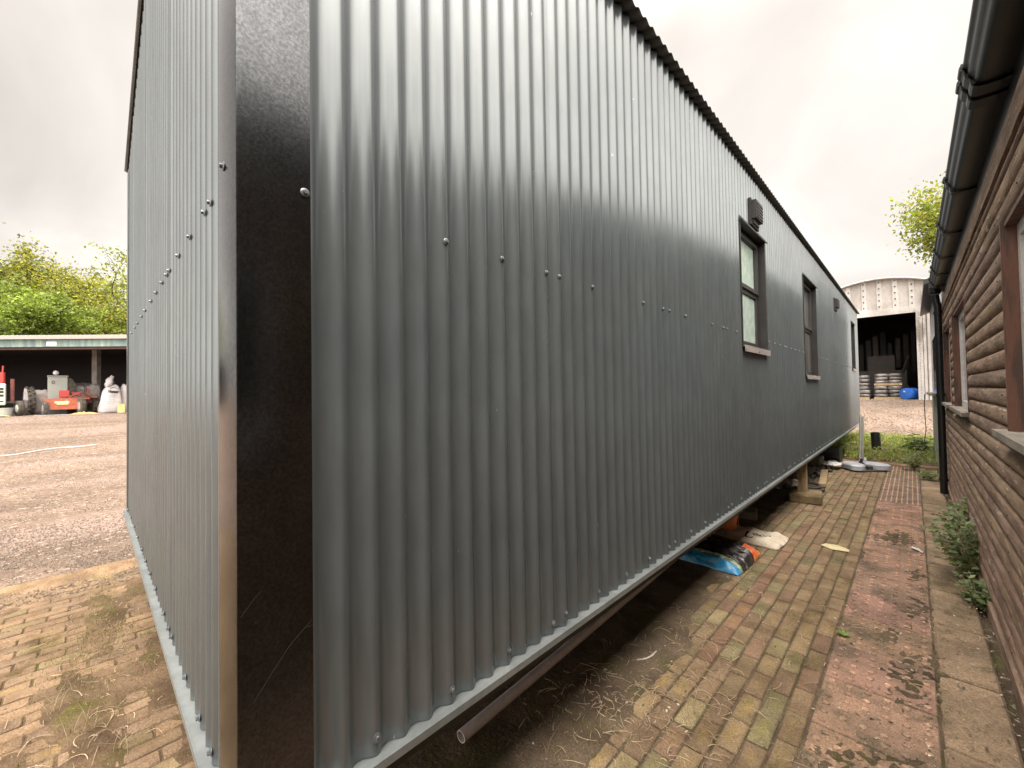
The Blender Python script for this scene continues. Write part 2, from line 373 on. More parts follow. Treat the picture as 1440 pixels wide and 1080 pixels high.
# brick paving
mb = MB()
PX = .0872
def brickcol(x, y, left):
    r = rnd.random(); t = U(.82, 1.15)
    if left:
        c = (.25, .165, .098) if r < .45 else ((.225, .152, .095) if r < .92 else (.25, .185, .10))
    else:
        mossy = ss(-.5, -.85, x)*.6
        if r < .06+mossy*.3: c = (.255, .215, .118)
        elif r < .55: c = (.30, .215, .125)
        elif r < .92: c = (.29, .20, .122)
        else: c = (.28, .18, .115)
        if -.92 < x < -.80 and y > 2.3 and y < 5.5: c = (.27, .165, .105) if r < .6 else c
        if rnd.random() < .10 and y < 3: c = (.33, .265, .145)
    return tuple(v*t for v in c)
def brick(xc, yc, lx, ly, left):
    R = Matrix.Rotation(U(-.018, .018), 3, 'X') @ Matrix.Rotation(U(-.03, .03), 3, 'Y') @ Matrix.Rotation(U(-.008, .008), 3, 'Z')
    c = brickcol(xc, yc, left); q = Vector((xc+U(-.001, .001), yc, -.03+U(-.003, .002)))
    if not left: c = tuple(v*.9 for v in c)
    mb.bbox(q, (lx, ly, .06), .005, c, R)
    if rnd.random() < (.12 if left else (.55 if yc < 3.4 else .1)):      # lichen worn into the middle of the block
        k = U(.2, .8); cc = (c[0]*(1+.42*k), c[1]*(1+.46*k), c[2]*(1-.15*k)); hx, hy = lx/2-.006, ly/2-.006; n_ = 12
        ring = [R @ Vector((hx*math.copysign(abs(math.cos(t))**.6, math.cos(t)), hy*math.copysign(abs(math.sin(t))**.6, math.sin(t)), .0302))+q for t in [2*PI*i/n_ for i in range(n_)]]
        mid = [R @ Vector((hx*.5*math.cos(t), hy*.5*math.sin(t), .0307))+q for t in [2*PI*i/n_ for i in range(n_)]]
        o = len(mb.v); mb.v += [tuple(v) for v in ring+mid]+[tuple(R @ Vector((0, 0, .0308))+q)]; mb.c += [c]*n_+[tuple((a+b)/2 for a, b in zip(c, cc))]*n_+[cc]
        mb.f += [(o+i, o+(i+1) % n_, o+n_+(i+1) % n_, o+n_+i) for i in range(n_)]+[(o+n_+i, o+n_+(i+1) % n_, o+2*n_) for i in range(n_)]
col = 0; x = -.362
while x > -4.95:
    off = (.1 if col % 2 else 0) + U(-.01, .01); xc = x - PX/2; left = xc < -1.45
    y = -1.9+off if xc < -.9 else .2+off
    y1 = 1.2 if xc < -2.4 else (10.35 if xc > -2.0 else 3.)
    while y < y1:
        brick(xc, y+.1, PX-.009, .191, left); y += .2
    x -= PX; col += 1
struct('brick_paving', mb, M['brick'])
# tactile slabs with studs
mb = MB(); cb = MB()
X0, X1 = -.358, .046
y = -.2; k = 0
while y < 9.9:
    rib = y > 6.7
    t = U(.85, 1.12); c = (t, t*U(.92, 1.04), t*U(.9, 1.05)); zz = U(-.003, .002)
    tgt = cb if rib else mb
    tgt.bbox(((X0+X1)/2, y+.2, -.03+zz), (X1-X0-.006, .394, .06), .004, c, Matrix.Rotation(U(-.006, .006), 3, 'X'))
    if rib:
        for j in range(8):
            xx = X0+.030+j*.049; tgt.bbox((xx, y+.2, zz+.002), (.014, .385, .012), .004, (2.4, 2.2, 2.0))
    elif y > 1.2:
        for a in range(6):
            for b in range(6):
                if rnd.random() < .04: continue
                r = .0125; tgt.lathe((X0+.036+a*.0665, y+.034+b*.0665, zz-.001), [(r*1.15, 0), (r, .0065), (r*.5, .0085)], n=8, col=(lambda k: tuple(q*k for q in c))(U(1.0, 1.7)))
    y += .4
struct('tactile_paving', mb, M['tactile'], 35); struct('ribbed_paving', cb, M['corduroy'])
# concrete flags along the building
mb = MB(); y = -.6
for i in range(20):
    ln_ = .6; t = U(.85, 1.12)
    wdt = .215 + U(-.004, .004)
    mb.bbox((.052+wdt/2, y+ln_/2, -.03+U(-.004, .004)), (wdt, ln_-.006, .06), .01, (t, t*.99, t*.97), Matrix.Rotation(U(-.01, .01), 3, 'Y')); y += ln_
    if y > 9.8: break
mb.bbox((-.35, 10.42, -.02), (1.9, .24, .07), .012, (1.15, .95, .9)); 
struct('concrete_path_edge', mb, M['flag'])
# soil between, over and under the paving
MUD = [(-.22, 2.0, .16, .17), (-.02, 2.12, .10, .16), (-.05, 2.78, .09, .17), (.03, 3.05, .07, .15), (-.01, 3.75, .08, .22), (.0, 4.4, .09, .2), (-.2, 5.3, .14, .2)]
def soilz(x, y):
    n_ = nz(x*2.3, y*2.3, 3, 3); n2 = nz(x*9, y*9, 8, 2); n3 = nz(x*30, y*30, 2)
    h = -.0095 + n3*.0025
    if x > .262: return -.035 + .02*n_ + .012*n2 + n3*.006
    if x > -1.6:
        edge = -.83 - .22*ss(1.5, 4.5, y)
        h += .024*ss(.0, .28, edge - x + n_*.22) + .006*max(0, n2)*ss(-.1, .2, edge-x)
        if x > X0:
            h += .011*max(0, nz(x*3.1, y*1.8, 21, 3)-.12)/.3
            for cx_, cy_, sx_, sy_ in MUD: h += .020*math.exp(-((x-cx_)/sx_)**2-((y-cy_)/sy_)**2)*(.45+1.0*n2+2.2*n3+.8*nz(x*16, y*16, 9))
        if x > X0 and y > 5.2 and y < 6.9: h += .004*(n2+.4)
    else:
        h += .020*ss(.04, .30, nz(x*1.1, y*1.4, 31, 4)) * (.7+.5*n2)
        if x < -2.4: h += .016*ss(.02, .3, nz(x*.9, y*2.1, 12, 3)+.25*ss(-2.9, -2.3, x)*ss(-.1, -.5, y))
        h += .02*ss(-4.65, -5., x)
        h += (.030+.03*n2)*math.exp(-((x+2.75)/.42)**2-((y+.02-.12*(x+2.75))/.10)**2) + .016*math.exp(-((x+3.9)/.7)**2-((y-.05)/.07)**2)*(1+n2)
        if y > .35: h += .03*ss(.35, .6, y)
    return h
mb = MB()
nx, ny = 128, 640
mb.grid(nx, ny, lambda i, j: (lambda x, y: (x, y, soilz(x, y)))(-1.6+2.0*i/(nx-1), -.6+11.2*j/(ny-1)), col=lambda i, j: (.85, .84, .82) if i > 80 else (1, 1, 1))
nx, ny = 180, 110
mb.grid(nx, ny, lambda i, j: (lambda x, y: (x, y, soilz(x, y)))(-5.06+3.46*i/(nx-1), -1.9+3.4*j/(ny-1)), col=lambda i, j: (lambda k: (k*1.15, k*1.02, k*.9))(.85+.75*ss(40, 5, i)))
mb.grid(60, 100, lambda i, j: (lambda x, y: (x, y, .012+.012*nz(x*3, y*3, 4, 2)))(-5.0+3.4*i/59, 1.5+9.1*j/99))
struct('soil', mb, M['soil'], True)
# small debris: stones and crumbs on the paving
mb = MB()
for i in range(5200):
    q = rnd.random()
    if q < .30: x = rnd.gauss(-1.0, .14); y = U(1.2, 9)
    elif q < .62: x = U(-.36, .27); y = U(1.6, 9.5)
    elif q < .72: x = U(.265, .33); y = U(2, 9)
    elif q < .8: x = U(-.9, -.36); y = U(1.5, 9.5)
    else: x = U(-4.9, -1.2); y = U(-1.3, .3)
    if q < .7 and nz(x*3.1, y*1.8, 21, 3) < -.05 and rnd.random() < .6: continue
    b = U(.07, .30) if rnd.random() < .85 else U(.4, .6)
    pebble(mb, x, y, max(0.0, soilz(x, y))-.001, U(.0015, .0048)*(1.0 if rnd.random() < .95 else 2.0), (b, b*.84, b*.62))
for i in range(2600):
    q = rnd.random(); y = 1.5+8.3*rnd.random()**1.3
    x = U(-.36, .26) if q < .6 else (rnd.gauss(-.95, .15) if q < .75 else (U(-.36, -.9) if q < .85 else U(.26, .33)))
    if nz(x*2.6, y*1.5, 40, 2) < -.12 and rnd.random() < .7: continue
    b = rnd.choice([U(.06, .15), U(.2, .35), U(.35, .6)]); leafmb(mb, (x, y, max(0.001, soilz(x, y))+U(.002, .006)), U(.006, .022), (U(-.4, .4), U(-.4, .4), 1), U(0, 6), (b, b*.84, b*.6))
tag(obj('grit', mb, M['stone']), 'small stones, crumbs and grit scattered over the paving', 'grit', kind='stuff')
# dry roots and straw
mb = MB()
def squig(x, y, z, ln_, r, curl=.95, up=.25):
    a = U(0, 6.28); p = Vector((x, y, z+r)); pts = [p.copy()]; n = 6; da = U(-curl, curl); vz = U(0, up)
    for k in range(n):
        a += da*U(.3, 1.2)*.6; p = p + Vector((math.cos(a), math.sin(a), 0))*ln_/n; p.z = z + r + ln_*vz*math.sin((k+1)/n*PI*.9); pts.append(p.copy())
    b = U(.6, 1.25); mb.tube(pts, [r*(1-.09*i) for i in range(n+1)], 4, False, (b, b*U(.9, 1), b*U(.8, 1)))
spots = [(-.90, 1.75, .17, 170), (-.72, 2.15, .13, 60), (-.62, 1.75, .16, 50), (-.95, 2.5, .12, 60), (-1.15, 1.55, .15, 50), (-1.1, 2.4, .25, 40),
         (-.92, 3.3, .12, 20), (-.05, 2.7, .12, 18), (.0, 3.4, .14, 30), (.29, 3.6, .06, 30), (-.1, 5.2, .3, 60), (-.55, 3., .3, 30), (-.6, 6, .4, 30), (.29, 4.2, .05, 14),
         (-2.35, -.25, .12, 26), (-2.0, -.15, .14, 26), (-2.7, -.05, .15, 24), (-2.6, .15, .10, 18), (-1.9, .02, .10, 20), (-3.3, .0, .3, 36), (-3.6, -.2, .35, 36), (-2.2, -.5, .15, 14), (-3.0, .12, .1, 14)]
for x, y, s, n in spots:
    for k in range(n):
        xx, yy = rnd.gauss(x, s), rnd.gauss(y, s)
        squig(xx, yy, max(0, soilz(xx, yy)), rnd.choice([U(.02, .06), U(.03, .12)]), U(.0007, .0020), U(.2, 1.1))
tag(obj('dry_roots', mb, M['straw']), 'curled straw coloured dry roots scattered on the bricks and soil', 'dry roots', kind='stuff')
mb = MB()
def bl(mb, x, y, z, h, wd, a, lean, col):
    dx, dy = math.cos(a), math.sin(a); px_, py_ = -dy*wd/2, dx*wd/2
    p = []
    for t, ww in ((0, 1), (.4, .85), (.75, .55), (1, .05)):
        ox = lean*h*t*t; p += [(x+dx*ox+px_*ww, y+dy*ox+py_*ww, z+h*t*(1-.25*lean*t)), (x+dx*ox-px_*ww, y+dy*ox-py_*ww, z+h*t*(1-.25*lean*t))]
    mb.add(p, [(0,1,3,2),(2,3,5,4),(4,5,7,6)], col)
# moss-grass patches growing in the joints on the left paving
for cx_, cy_, sx_, sy_, n in [(-3.9, .05, .5, .10, 900), (-3.2, -.05, .35, .1, 500), (-3.55, .2, .15, .1, 300), (-1.95, .1, .08, .12, 260), (-1.65, .12, .05, .1, 150), (-2.35, -.3, .16, .1, 420), (-1.2, 1.5, .2, .3, 150)]:
    for k in range(n):
        x, y = rnd.gauss(cx_, sx_), rnd.gauss(cy_, sy_)
        g = U(.5, 1.3); c = rnd.choice([(.20*g, .19*g, .045*g), (.28*g, .24*g, .07*g), (.34*g, .28*g, .13*g)])
        bl(mb, x, y, max(-.004, soilz(x, y)-.002), U(.008, .03), U(.0015, .004), U(0, 6.28), U(.2, 1.2), c)
for cx_, cy_, n in [(-2.62, .0, 26), (-2.9, -.1, 16), (-2.4, .12, 16), (-2.1, -.12, 20), (-2.0, .08, 16), (-3.3, .12, 14), (-2.5, -.3, 16), (-1.75, .1, 14), (-3.0, .2, 12), (-.95, 1.55, 14), (-1.05, 1.3, 12), (-.75, 1.9, 10), (-1.25, 2.0, 12)]:
    for k in range(n):
        x, y = rnd.gauss(cx_, .03), rnd.gauss(cy_, .03); g = U(.6, 1.1); bl(mb, x, y, max(0, soilz(x, y)), U(.03, .10), U(.0015, .003), U(0, 6.28), U(.4, 1.6), (.42*g, .33*g, .20*g))
tag(obj('moss_grass', mb, M['grass']), 'yellow green moss and short grass in the joints of the left paving', 'moss', kind='stuff')
# ------------------------------------------------------------------ the grey cabin
XW, YE = -.985, .218          # long wall plane, end wall plane
XF, YB = -4.62, 13.9
ZB, ZT = H-.895, H+1.90
PT = .0777; AMP = .0088
RX, RZ = -2.8, H+2.52         # ridge
cab = thing('cabin', 'long dark grey corrugated metal cabin raised above the brick path', 'cabin', (XW, YE, ZB))
wins = [(3.70, 4.46, H+.36, H+1.385), (6.42, 7.37, H+.17, H+1.455), (12.25, 12.98, H+.43, H+1.51)]
def wav(s): # rounded corrugation; 1 = crest
    return 2*(.5+.5*math.cos(2*PI*s))**1.35-1
mb = MB()
n0 = int((YB-YE-.03)/PT*12)
zr = sorted({ZB, ZT} | {w_[2] for w_ in wins} | {w_[3] for w_ in wins})
def wx(y):
    s = (y-1.198)/PT; ph = ((y-1.235)/(13*PT)) % 1.
    lap = .0034*(1-.6*min(1, ph*13)) if ph < 1/13 else 0
    return XW + AMP*wav(s) + lap + .0012*nz(y*.9, 3.)
ysw = [YE+.03+i*PT/12 for i in range(n0)]
o = 0
for y in ysw:
    for z in zr: mb.v.append((wx(y), y, z)); mb.c.append((1, 1, 1))
K = len(zr)
for i in range(n0-1):
    ym = (ysw[i]+ysw[i+1])/2
    for k in range(K-1):
        zm = (zr[k]+zr[k+1])/2
        if any(a < ym < b and c_ < zm < d for a, b, c_, d in wins): continue
        mb.f.append((i*K+k, (i+1)*K+k, (i+1)*K+k+1, i*K+k+1))
obj('long_wall', mb, M['sheet'], cab, True)
# end wall (faces -Y), gable top
mb = MB(); n1_ = int((-1.04-XF)/PT*12)
def gab(x): return ZT-.02 + (RZ-ZT)*(1-abs(x-RX)/(RX-XF)) if x < RX else ZT-.02 + (RZ-ZT)*(1-(x-RX)/(XW-RX))
for i in range(n1_):
    x = -1.04-i*PT/12; s = (x+1.25)/PT; yy = YE - AMP*wav(s) - (.0016 if (-x*1.0/(13*PT)) % 1 < .07 else 0)
    for z in (ZB, gab(x)): mb.v.append((x, yy, z)); mb.c.append((1, 1, 1))
for i in range(n1_-1): mb.f.append((2*i, 2*i+1, 2*i+3, 2*i+2))
obj('end_wall', mb, M['sheet'], cab, True)
# solid core behind the sheets
mb = MB(); xc0, xc1 = XF+.03, XW-.10
for (a, b, c_, d) in [(YE+.06, wins[0][0], ZB+.01, ZT), (wins[0][1], wins[1][0], ZB+.01, ZT), (wins[1][1], wins[2][0], ZB+.01, ZT), (wins[2][1], YB-.02, ZB+.01, ZT)]:
    mb.box((xc1, a, c_), (XW-.012, b, d))
for a, b, c_, d in wins:
    mb.box((xc1, a, ZB+.01), (XW-.012, b, c_)); mb.box((xc1, a, d), (XW-.012, b, ZT))
mb.box((XF+.02, YE+.012, ZB+.01), (XW-.1, YE+.06, ZT)); mb.box((XF, YE+.06, ZB+.01), (XF+.06, YB-.02, ZT)); mb.box((XF+.06, YB-.08, ZB+.01), (XW-.1, YB-.02, ZT))
mb.box((XF+.02, YE+.02, ZB-.003), (XW-.02, YB-.02, ZB+.008))
mb.prism([(XF+.03, YE+.02, ZT-.03), (XW-.03, YE+.02, ZT-.03), (RX, YE+.02, RZ-.06)], (0, .03, 0))
mb.prism([(XF+.03, YB-.05, ZT-.03), (XW-.03, YB-.05, ZT-.03), (RX, YB-.05, RZ-.06)], (0, .03, 0))
obj('inner_wall', mb, M['black'], cab)
# roof sheet, corrugated, ridge along Y
mb = MB(); n2_ = int((YB+.06-YE+.03)/PT*10); xr = [XW+.062, XW-.06, RX, XF-.05]
def rz(x): return RZ - (RZ-ZT-.012)/(XW-RX)*abs(x-RX)
for i in range(n2_):
    y = YE-.03+i*PT/10; a = .0095*math.cos(2*PI*(y-1.198)/PT)
    for x in xr: mb.v.append((x, y, rz(x)+a+.006)); mb.c.append((1, 1, 1))
for i in range(n2_-1):
    for k in range(3): mb.f.append((i*4+k, (i+1)*4+k, (i+1)*4+k+1, i*4+k+1))
ro = obj('roof', mb, M['roofsheet'], cab, True)
sm = ro.modifiers.new('s', 'SOLIDIFY'); sm.thickness = .0025
mb = MB()
mb.prism([(XW+.03, YE-.028, rz(XW)-.008), (XW+.03, YE-.028, rz(XW)+.022), (RX, YE-.028, RZ+.026), (XF-.03, YE-.028, rz(XF)+.022), (XF-.03, YE-.028, rz(XF)-.012), (RX, YE-.028, RZ-.008)], (0, .012, 0))
obj('verge_flashing', mb, M['rail'], cab)
mb = MB(); mb.box((XF-.02, YE-.014, ZB-.01), (XF+.11, YE-.010, ZT-.03)); mb.box((XF-.02, YE-.01, ZB-.01), (XF-.016, YE+.14, ZT-.03))
obj('corner_trim', mb, M['sheet'], cab)
# black corner trim, L section
mb = MB(); xo, yo = XW+.0125, YE-.0145
pr = [(xo-.155, yo), (xo-.005, yo), (xo-.0012, yo+.0012), (xo, yo+.005), (xo, yo+.145), (xo-.006, yo+.147), (xo-.0065, yo+.145), (xo-.0025, yo+.143), (xo-.0025, yo+.0035), (xo-.153, yo+.0025), (xo-.156, yo+.006), (xo-.158, yo+.004)]
mb.prism([(a, b, ZB-.012) for a, b in pr], (0, 0, ZT-ZB+.03))
obj('corner_trim', mb, M['trim'], cab, 40)
mb = MB()
for (y0_, z0_, y1_, z1_) in [(.232, -.62, .30, -.535), (.30, -.535, .345, -.50), (.21, -.44, .245, -.40), (.335, -.51, .357, -.515)]:
    mb.tube([(xo+.0001, y0_, H+z0_), (xo+.0001, (y0_+y1_)/2, H+(z0_+z1_)/2+.0012), (xo+.0001, y1_, H+z1_)], .00022, 4)
tag(obj('scratch_marks', mb, M['tyre'], cab), kind='stuff')
# base rail: ledge with a down-turned lip
mb = MB()
def rail(a, b):  # cross-section swept: long side
    mb.box(a, b)
mb.box((XW-.012, YE+.13, ZB-.006), (XW+.030, YB, ZB-.002)); mb.box((XW+.030, YE-.03, ZB-.022), (XW+.033, YB, ZB+.000)); mb.box((XW+.012, YE-.03, ZB-.025), (XW+.0299, YB, ZB-.0221))
mb.box((XF, YE-.030, ZB-.006), (XW+.030, YE+.01, ZB-.002)); mb.box((XF, YE-.033, ZB-.022), (XW+.0335, YE-.030, ZB+.000))
obj('base_rail', mb, M['rail'], cab)
# steel chassis
mb = MB()
for xx in (XW-.14, -2.8, XF+.2): mb.box((xx-.05, YE+.1, ZB-.16), (xx+.05, YB-.1, ZB-.007))
for k in range(12): mb.box((XF+.3, .9+k*1.15, ZB-.1), (XW-.2, .97+k*1.15, ZB-.011))
obj('chassis', mb, M['steel'], cab)
# screws
sb = MB(); R_ = .0102
sb.lathe((0, 0, 0), [(R_, 0), (R_*1.0, .0012), (R_*.75, .0028), (R_*.62, .003)], 'X', 14); sb.lathe((0, 0, 0), [(.0052, .003), (.0052, .0072), (.0046, .0082)], 'X', 6)
sme = None
def screw(pos, dr):
    global sme
    if sme is None:
        o_ = obj('screw', sb, M['screw'], None, 30); sme = o_.data; bpy.data.objects.remove(o_)
    o_ = bpy.data.objects.new('screw', sme); C.objects.link(o_); o_.parent = cab
    o_.location = Vector(pos) - wl(cab)
    if dr == 'Y': o_.rotation_euler = (0, 0, -PI/2)
    o_.rotation_euler.x += U(-.12, .12)
pos = []
per = 13*PT
for k in range(-1, 13):
    b0 = 1.198+k*per
    for off, mid in ((0, 1), (PT, 1), (4*PT, 1), (7*PT, 0), (10*PT, 1)):
        y = b0+off
        if not (.42 < y < YB-.1): continue
        if (mid or k > 1 or k == -1) and y > .6 and not any(a-.05 < y < b+.05 for a, b, _, _ in wins): pos.append((y, H+.45, 'X'))
        pos.append((y, H-.851+U(-.004, .004), 'X'))
    if k == 0: pass
pos.append((.49, H-.853, 'X'))
for x in (-1.25, -1.325, -1.55, -1.77, -2.03, -2.08, -2.26, -2.5, -2.76, -3.0, -3.05, -3.3, -3.55, -3.8, -4.1, -4.15): pos.append((x, H+.49, 'Y'))
for x in (-1.25, -1.43, -1.65, -1.95, -2.03, -2.2, -2.48, -2.7, -2.95, -3.2, -3.5, -3.8, -4.1, -4.4): pos.append((x, H-.865, 'Y'))
allp = []
for a, z, d in pos:
    if d == 'X': allp.append((Vector((XW+AMP+.001, round((a-1.198)/PT)*PT+1.198, z)), 'X'))
    else: allp.append((Vector((round((a+1.25)/PT)*PT-1.25, YE-AMP-.001, z)), 'Y'))
allp.append((Vector((XW+.0135, .336, H+.46)), 'X')); allp.append((Vector((XW-.09, YE-.0155, H+.51)), 'Y'))
allp.sort(key=lambda q: (q[0]-Vector((0, 0, H))).length)
for p_, d in allp[:100]: screw(p_, d)
mb = MB()
for p_, d in allp[100:]: mb.lathe(p_, [(R_, 0), (R_*.7, .003), (.0052, .0035), (.005, .008)], 'X' if d == 'X' else 'Y', 8)
o_ = obj('far_screws', mb, M['screw'], cab); tag(o_, kind='stuff')
# windows
def window(a, b, c_, d, blinds):
    rec = .055
    f = MB()      # outer flashing: reveals, head hood, sill
    xo = XW+.013
    f.box((XW-rec-.03, a-.003, c_-.01), (xo, a+.003, d)); f.box((XW-rec-.03, b-.003, c_-.01), (xo, b+.003, d))
    f.box((xo, a-.022, c_-.02), (xo+.002, a+.003, d+.02)); f.box((xo, b-.003, c_-.02), (xo+.002, b+.030, d+.02))
    f.box((XW-rec-.03, a-.01, d-.003), (xo+.022, b+.02, d+.003)); f.box((xo+.0195, a-.02, d-.012), (xo+.0222, b+.032, d+.0031)); f.box((xo, a-.02, d+.0031), (xo+.002, b+.032, d+.035))
    o_ = obj('window', f, M['winframe'], cab)
    s_ = MB(); s_.prism([(XW-rec-.03, a+.003, c_), (XW-rec-.03, a+.003, c_+.012), (xo+.018, a+.003, c_-.004), (xo+.018, a+.003, c_-.03), (xo+.010, a+.003, c_-.03), (xo+.010, a+.003, c_-.01)], (0, b-a-.006, 0))
    s_.box((xo+.018, a-.02, c_-.055), (xo+.0205, b+.03, c_-.003))
    for y in (a-.012, (a+b)/2, b+.022): s_.lathe((xo+.0205, y, c_-.04), [(.007, 0), (.005, .003), (.004, .008)], 'X', 8, (.3, .3, .3))
    sl_ = obj('sill', s_, M['sillm'], o_)
    fr = MB(); xf0, xf1 = XW-rec-.045, XW-rec+.0; wd = .055; zm = c_+(d-c_)*.50
    fr.box((xf0, a+.004, c_+.012), (xf1, a+wd, d-.004)); fr.box((xf0, b-wd, c_+.012), (xf1, b-.004, d-.004))
    fr.box((xf0, a+wd, d-.06), (xf1, b-wd, d-.004)); fr.box((xf0, a+wd, c_+.012), (xf1, b-wd, c_+.06)); fr.box((xf0, a+wd, zm-.025), (xf1, b-wd, zm+.025))
    fr.box((xf1, a+.03, zm+.012), (xf1+.018, b-.02, zm+.045)); fr.box((xf1, b-.06, zm+.045), (xf1+.018, b-.02, d-.055)); fr.box((xf1, a+.03, d-.055), (xf1+.018, b-.02, d-.02))
    obj('frame', fr, M['winframe2'], o_)
    g = MB(); g.box((xf0+.012, a+wd-.01, zm+.02), (xf0+.03, b-wd+.01, d-.055)); g.box((xf0+.012, a+wd-.01, c_+.05), (xf0+.03, b-wd+.01, zm-.02))
    obj('pane', g, M['glass2'] if blinds else M['glass'], o_)
M['sillm'] = mat('sillm', (.30, .27, .25), .4, 0, (.24, .21, .20), 8)
M['winframe2'] = mat('winframe2', (.028, .028, .027), .4, 0, (.04, .035, .033), 8, spec=.5)
for i, w_ in enumerate(wins): window(*w_, i > 0)
# vent covers
for (a, b, c_, d) in [(3.98, 4.24, H+1.43, H+1.66), (9.35, 9.66, H+1.40, H+1.62)]:
    v = MB(); x0 = XW+AMP
    v.box((x0, a, c_), (x0+.018, b, d)); v.box((x0+.018, a+.02, c_+.05), (x0+.055, b-.02, d-.02)); v.box((x0+.018, a+.04, c_+.015), (x0+.03, b-.04, c_+.0499))
    o_ = obj('vent_cover', v, M['winframe'], cab)
    v = MB()
    for k in range(5): v.box((x0+.055, a+.035, c_+.065+k*.028), (x0+.061, b-.035, c_+.077+k*.028))
    obj('louvre', v, M['winframe2'], o_)
# posts and pads under the cabin
def block(x, y, lx, ly, h, rot, label, m_='concrete', z=0):
    mb = MB(); mb.bbox((x, y, z+h/2), (lx, ly, h), .012, (.62, .64, .5), Matrix.Rotation(rot, 3, 'Z')); 
    return tag(obj('concrete_block', mb, M[m_]), label, 'concrete block')
block(-1.02, 6.45, .34, .42, .105, .12, 'square stone pad under the timber post at the cabin edge', 'flagb' if 'flagb' in M else 'flag')
def post(x, y, z0, label, wd=.1):
    mb = MB(); mb.bbox((x, y, (z0+ZB-.008)/2), (wd, wd, ZB-.008-z0), .004); 
    return tag(obj('timber_post', mb, M['oldwood']), label, 'timber post', 'timber posts carrying the cabin')
post(-1.06, 6.5, .106, 'short square timber post standing on the stone pad')
post(-1.75, 2.25, .02, 'timber post in the shade behind the near end of the grey pipe')
post(-1.25, 10.6, .03, 'leaning pale timber post under the far end of the cabin')
block(-1.42, 5.15, .3, .22, .10, .2, 'dark concrete block in the shade beside the paper sack')
block(-1.5, 9.2, .6, .5, .2, .0, 'low concrete slab stack at the back under the cabin')
# grey pipe
mb = MB(); p0 = gnd(648, 1036, .06); p1 = gnd(968, 768, .10); p2 = p0+(p1-p0)*1.9
R1, R0 = .024, .021; n = 20; ring = []
dr = (p2-p0).normalized(); aa = dr.orthogonal().normalized(); bb = dr.cross(aa)
for p_, r in ((p0, R0), (p0, R1), (p2, R1), (p2, R0)):
    ring += [p_+(aa*math.cos(2*PI*k/n)+bb*math.sin(2*PI*k/n))*r for k in range(n)]
fs = [(j*n+k, j*n+(k+1) % n, ((j+1) % 4)*n+(k+1) % n, ((j+1) % 4)*n+k) for j in range(4) for k in range(n)]
mb.add(ring, fs); tag(obj('waste_pipe', mb, M['pipe'], None, 40), 'long grey plastic pipe lying open ended under the cabin edge', 'pipe')
# --- bags under the cabin
def pillow(mb, o, ux, uy, lx, ly, h, nx=26, ny=18, colf=None, seed=0, wr=.012, tilt=0.):
    def p(i, j, top):
        u, v = i/(nx-1)*2-1, j/(ny-1)*2-1
        prof = max(0, (1-abs(u)**3.0))**.55*max(0, (1-abs(v)**2.6))**.6
        q = Vector(o)+ux*(u*lx/2*(1-.04*abs(v)**2))+uy*(v*ly/2*(1-.06*abs(u)**2))
        w_ = wr*nz(u*2.4+seed, v*5+seed, 0, 3)*(1+1*abs(u))
        q.z += (h*prof*(.93+.1*nz(u*2, v*2, seed)) + w_*min(1, prof*3+.2) + .012) if top else .002
        return q
    for top in (True, False):
        o0 = len(mb.v)
        for j in range(ny):
            for i in range(nx):
                mb.v.append(tuple(p(i, j, top))); mb.c.append(colf(i/(nx-1), j/(ny-1)) if colf else (1, 1, 1))
        for j in range(ny-1):
            for i in range(nx-1):
                q = (o0+j*nx+i, o0+j*nx+i+1, o0+(j+1)*nx+i+1, o0+(j+1)*nx+i)
                mb.f.append(q if top else q[::-1])
    A = len(mb.v)-2*nx*ny; B = len(mb.v)-nx*ny
    bd = [i for i in range(nx)]+[j*nx+nx-1 for j in range(1, ny)]+[(ny-1)*nx+i for i in range(nx-2, -1, -1)]+[j*nx for j in range(ny-2, 0, -1)]
    for k in range(len(bd)):
        a, b = bd[k], bd[(k+1) % len(bd)]; mb.f.append((A+a, B+a, B+b, A+b))
# plastic compost bag: runs in from the path under the cabin
ux = Vector((1, -.03, 0)).normalized(); uy = Vector((.03, 1, 0)).normalized()
bc = Vector((-1.37, 3.80, .0))
bag = thing('compost_bag', 'glossy black and blue plastic compost bag with a red end, lying under the cabin', 'bag', bc)
def mband(v0, v1, m_, name, u0=0, u1=1, dz=.0):
    mb = MB(); nx, ny = 44, 30; lx, ly, h = .78, .62, .12
    def p(i, j):
        u, v = (u0+(u1-u0)*i/(nx-1))*2-1, (v0+(v1-v0)*j/(ny-1))*2-1
        prof = max(0, (1-abs(u)**5.0))**.5*max(0, (1-abs(v)**3.2))**.5
        q = bc+ux*(u*lx/2*(1-.03*v*v))+uy*(v*ly/2*(1-.05*u*u))
        q.z += h*prof*(.9+.1*nz(u*2, v*2, 3))+(.022*nz(u*1.6+3, v*9+3, 0, 3)+.016*nz(u*7, v*5, 4, 2))*min(1, prof*2+.25)*(1+.6*abs(u))+.010+dz
        q.z = max(q.z, .006)
        return q
    mb.grid(nx, ny, p); return obj(name, mb, m_, bag, True)
bagp = [mband(0, .12, M['cyan'], 'blue_panel'), mband(.12, .17, M['baggreen'], 'green_stripe'), mband(.17, .62, M['bagblack'], 'black_panel'), mband(.62, 1, M['bagblack'], 'black_panel', 0, .87), mband(.62, 1, M['bagred'], 'red_panel', .87, 1)]
mb = MB(); mb.prism([bc+ux*a*.36+uy*b*.28+Vector((0, 0, .002)) for a, b in ((-1, -1), (1, -1), (1, 1), (-1, 1))], (0, 0, .01)); obj('underside', mb, M['bagblack'], bag)
Rt = Matrix((ux, uy, Vector((0, 0, 1)))).transposed()
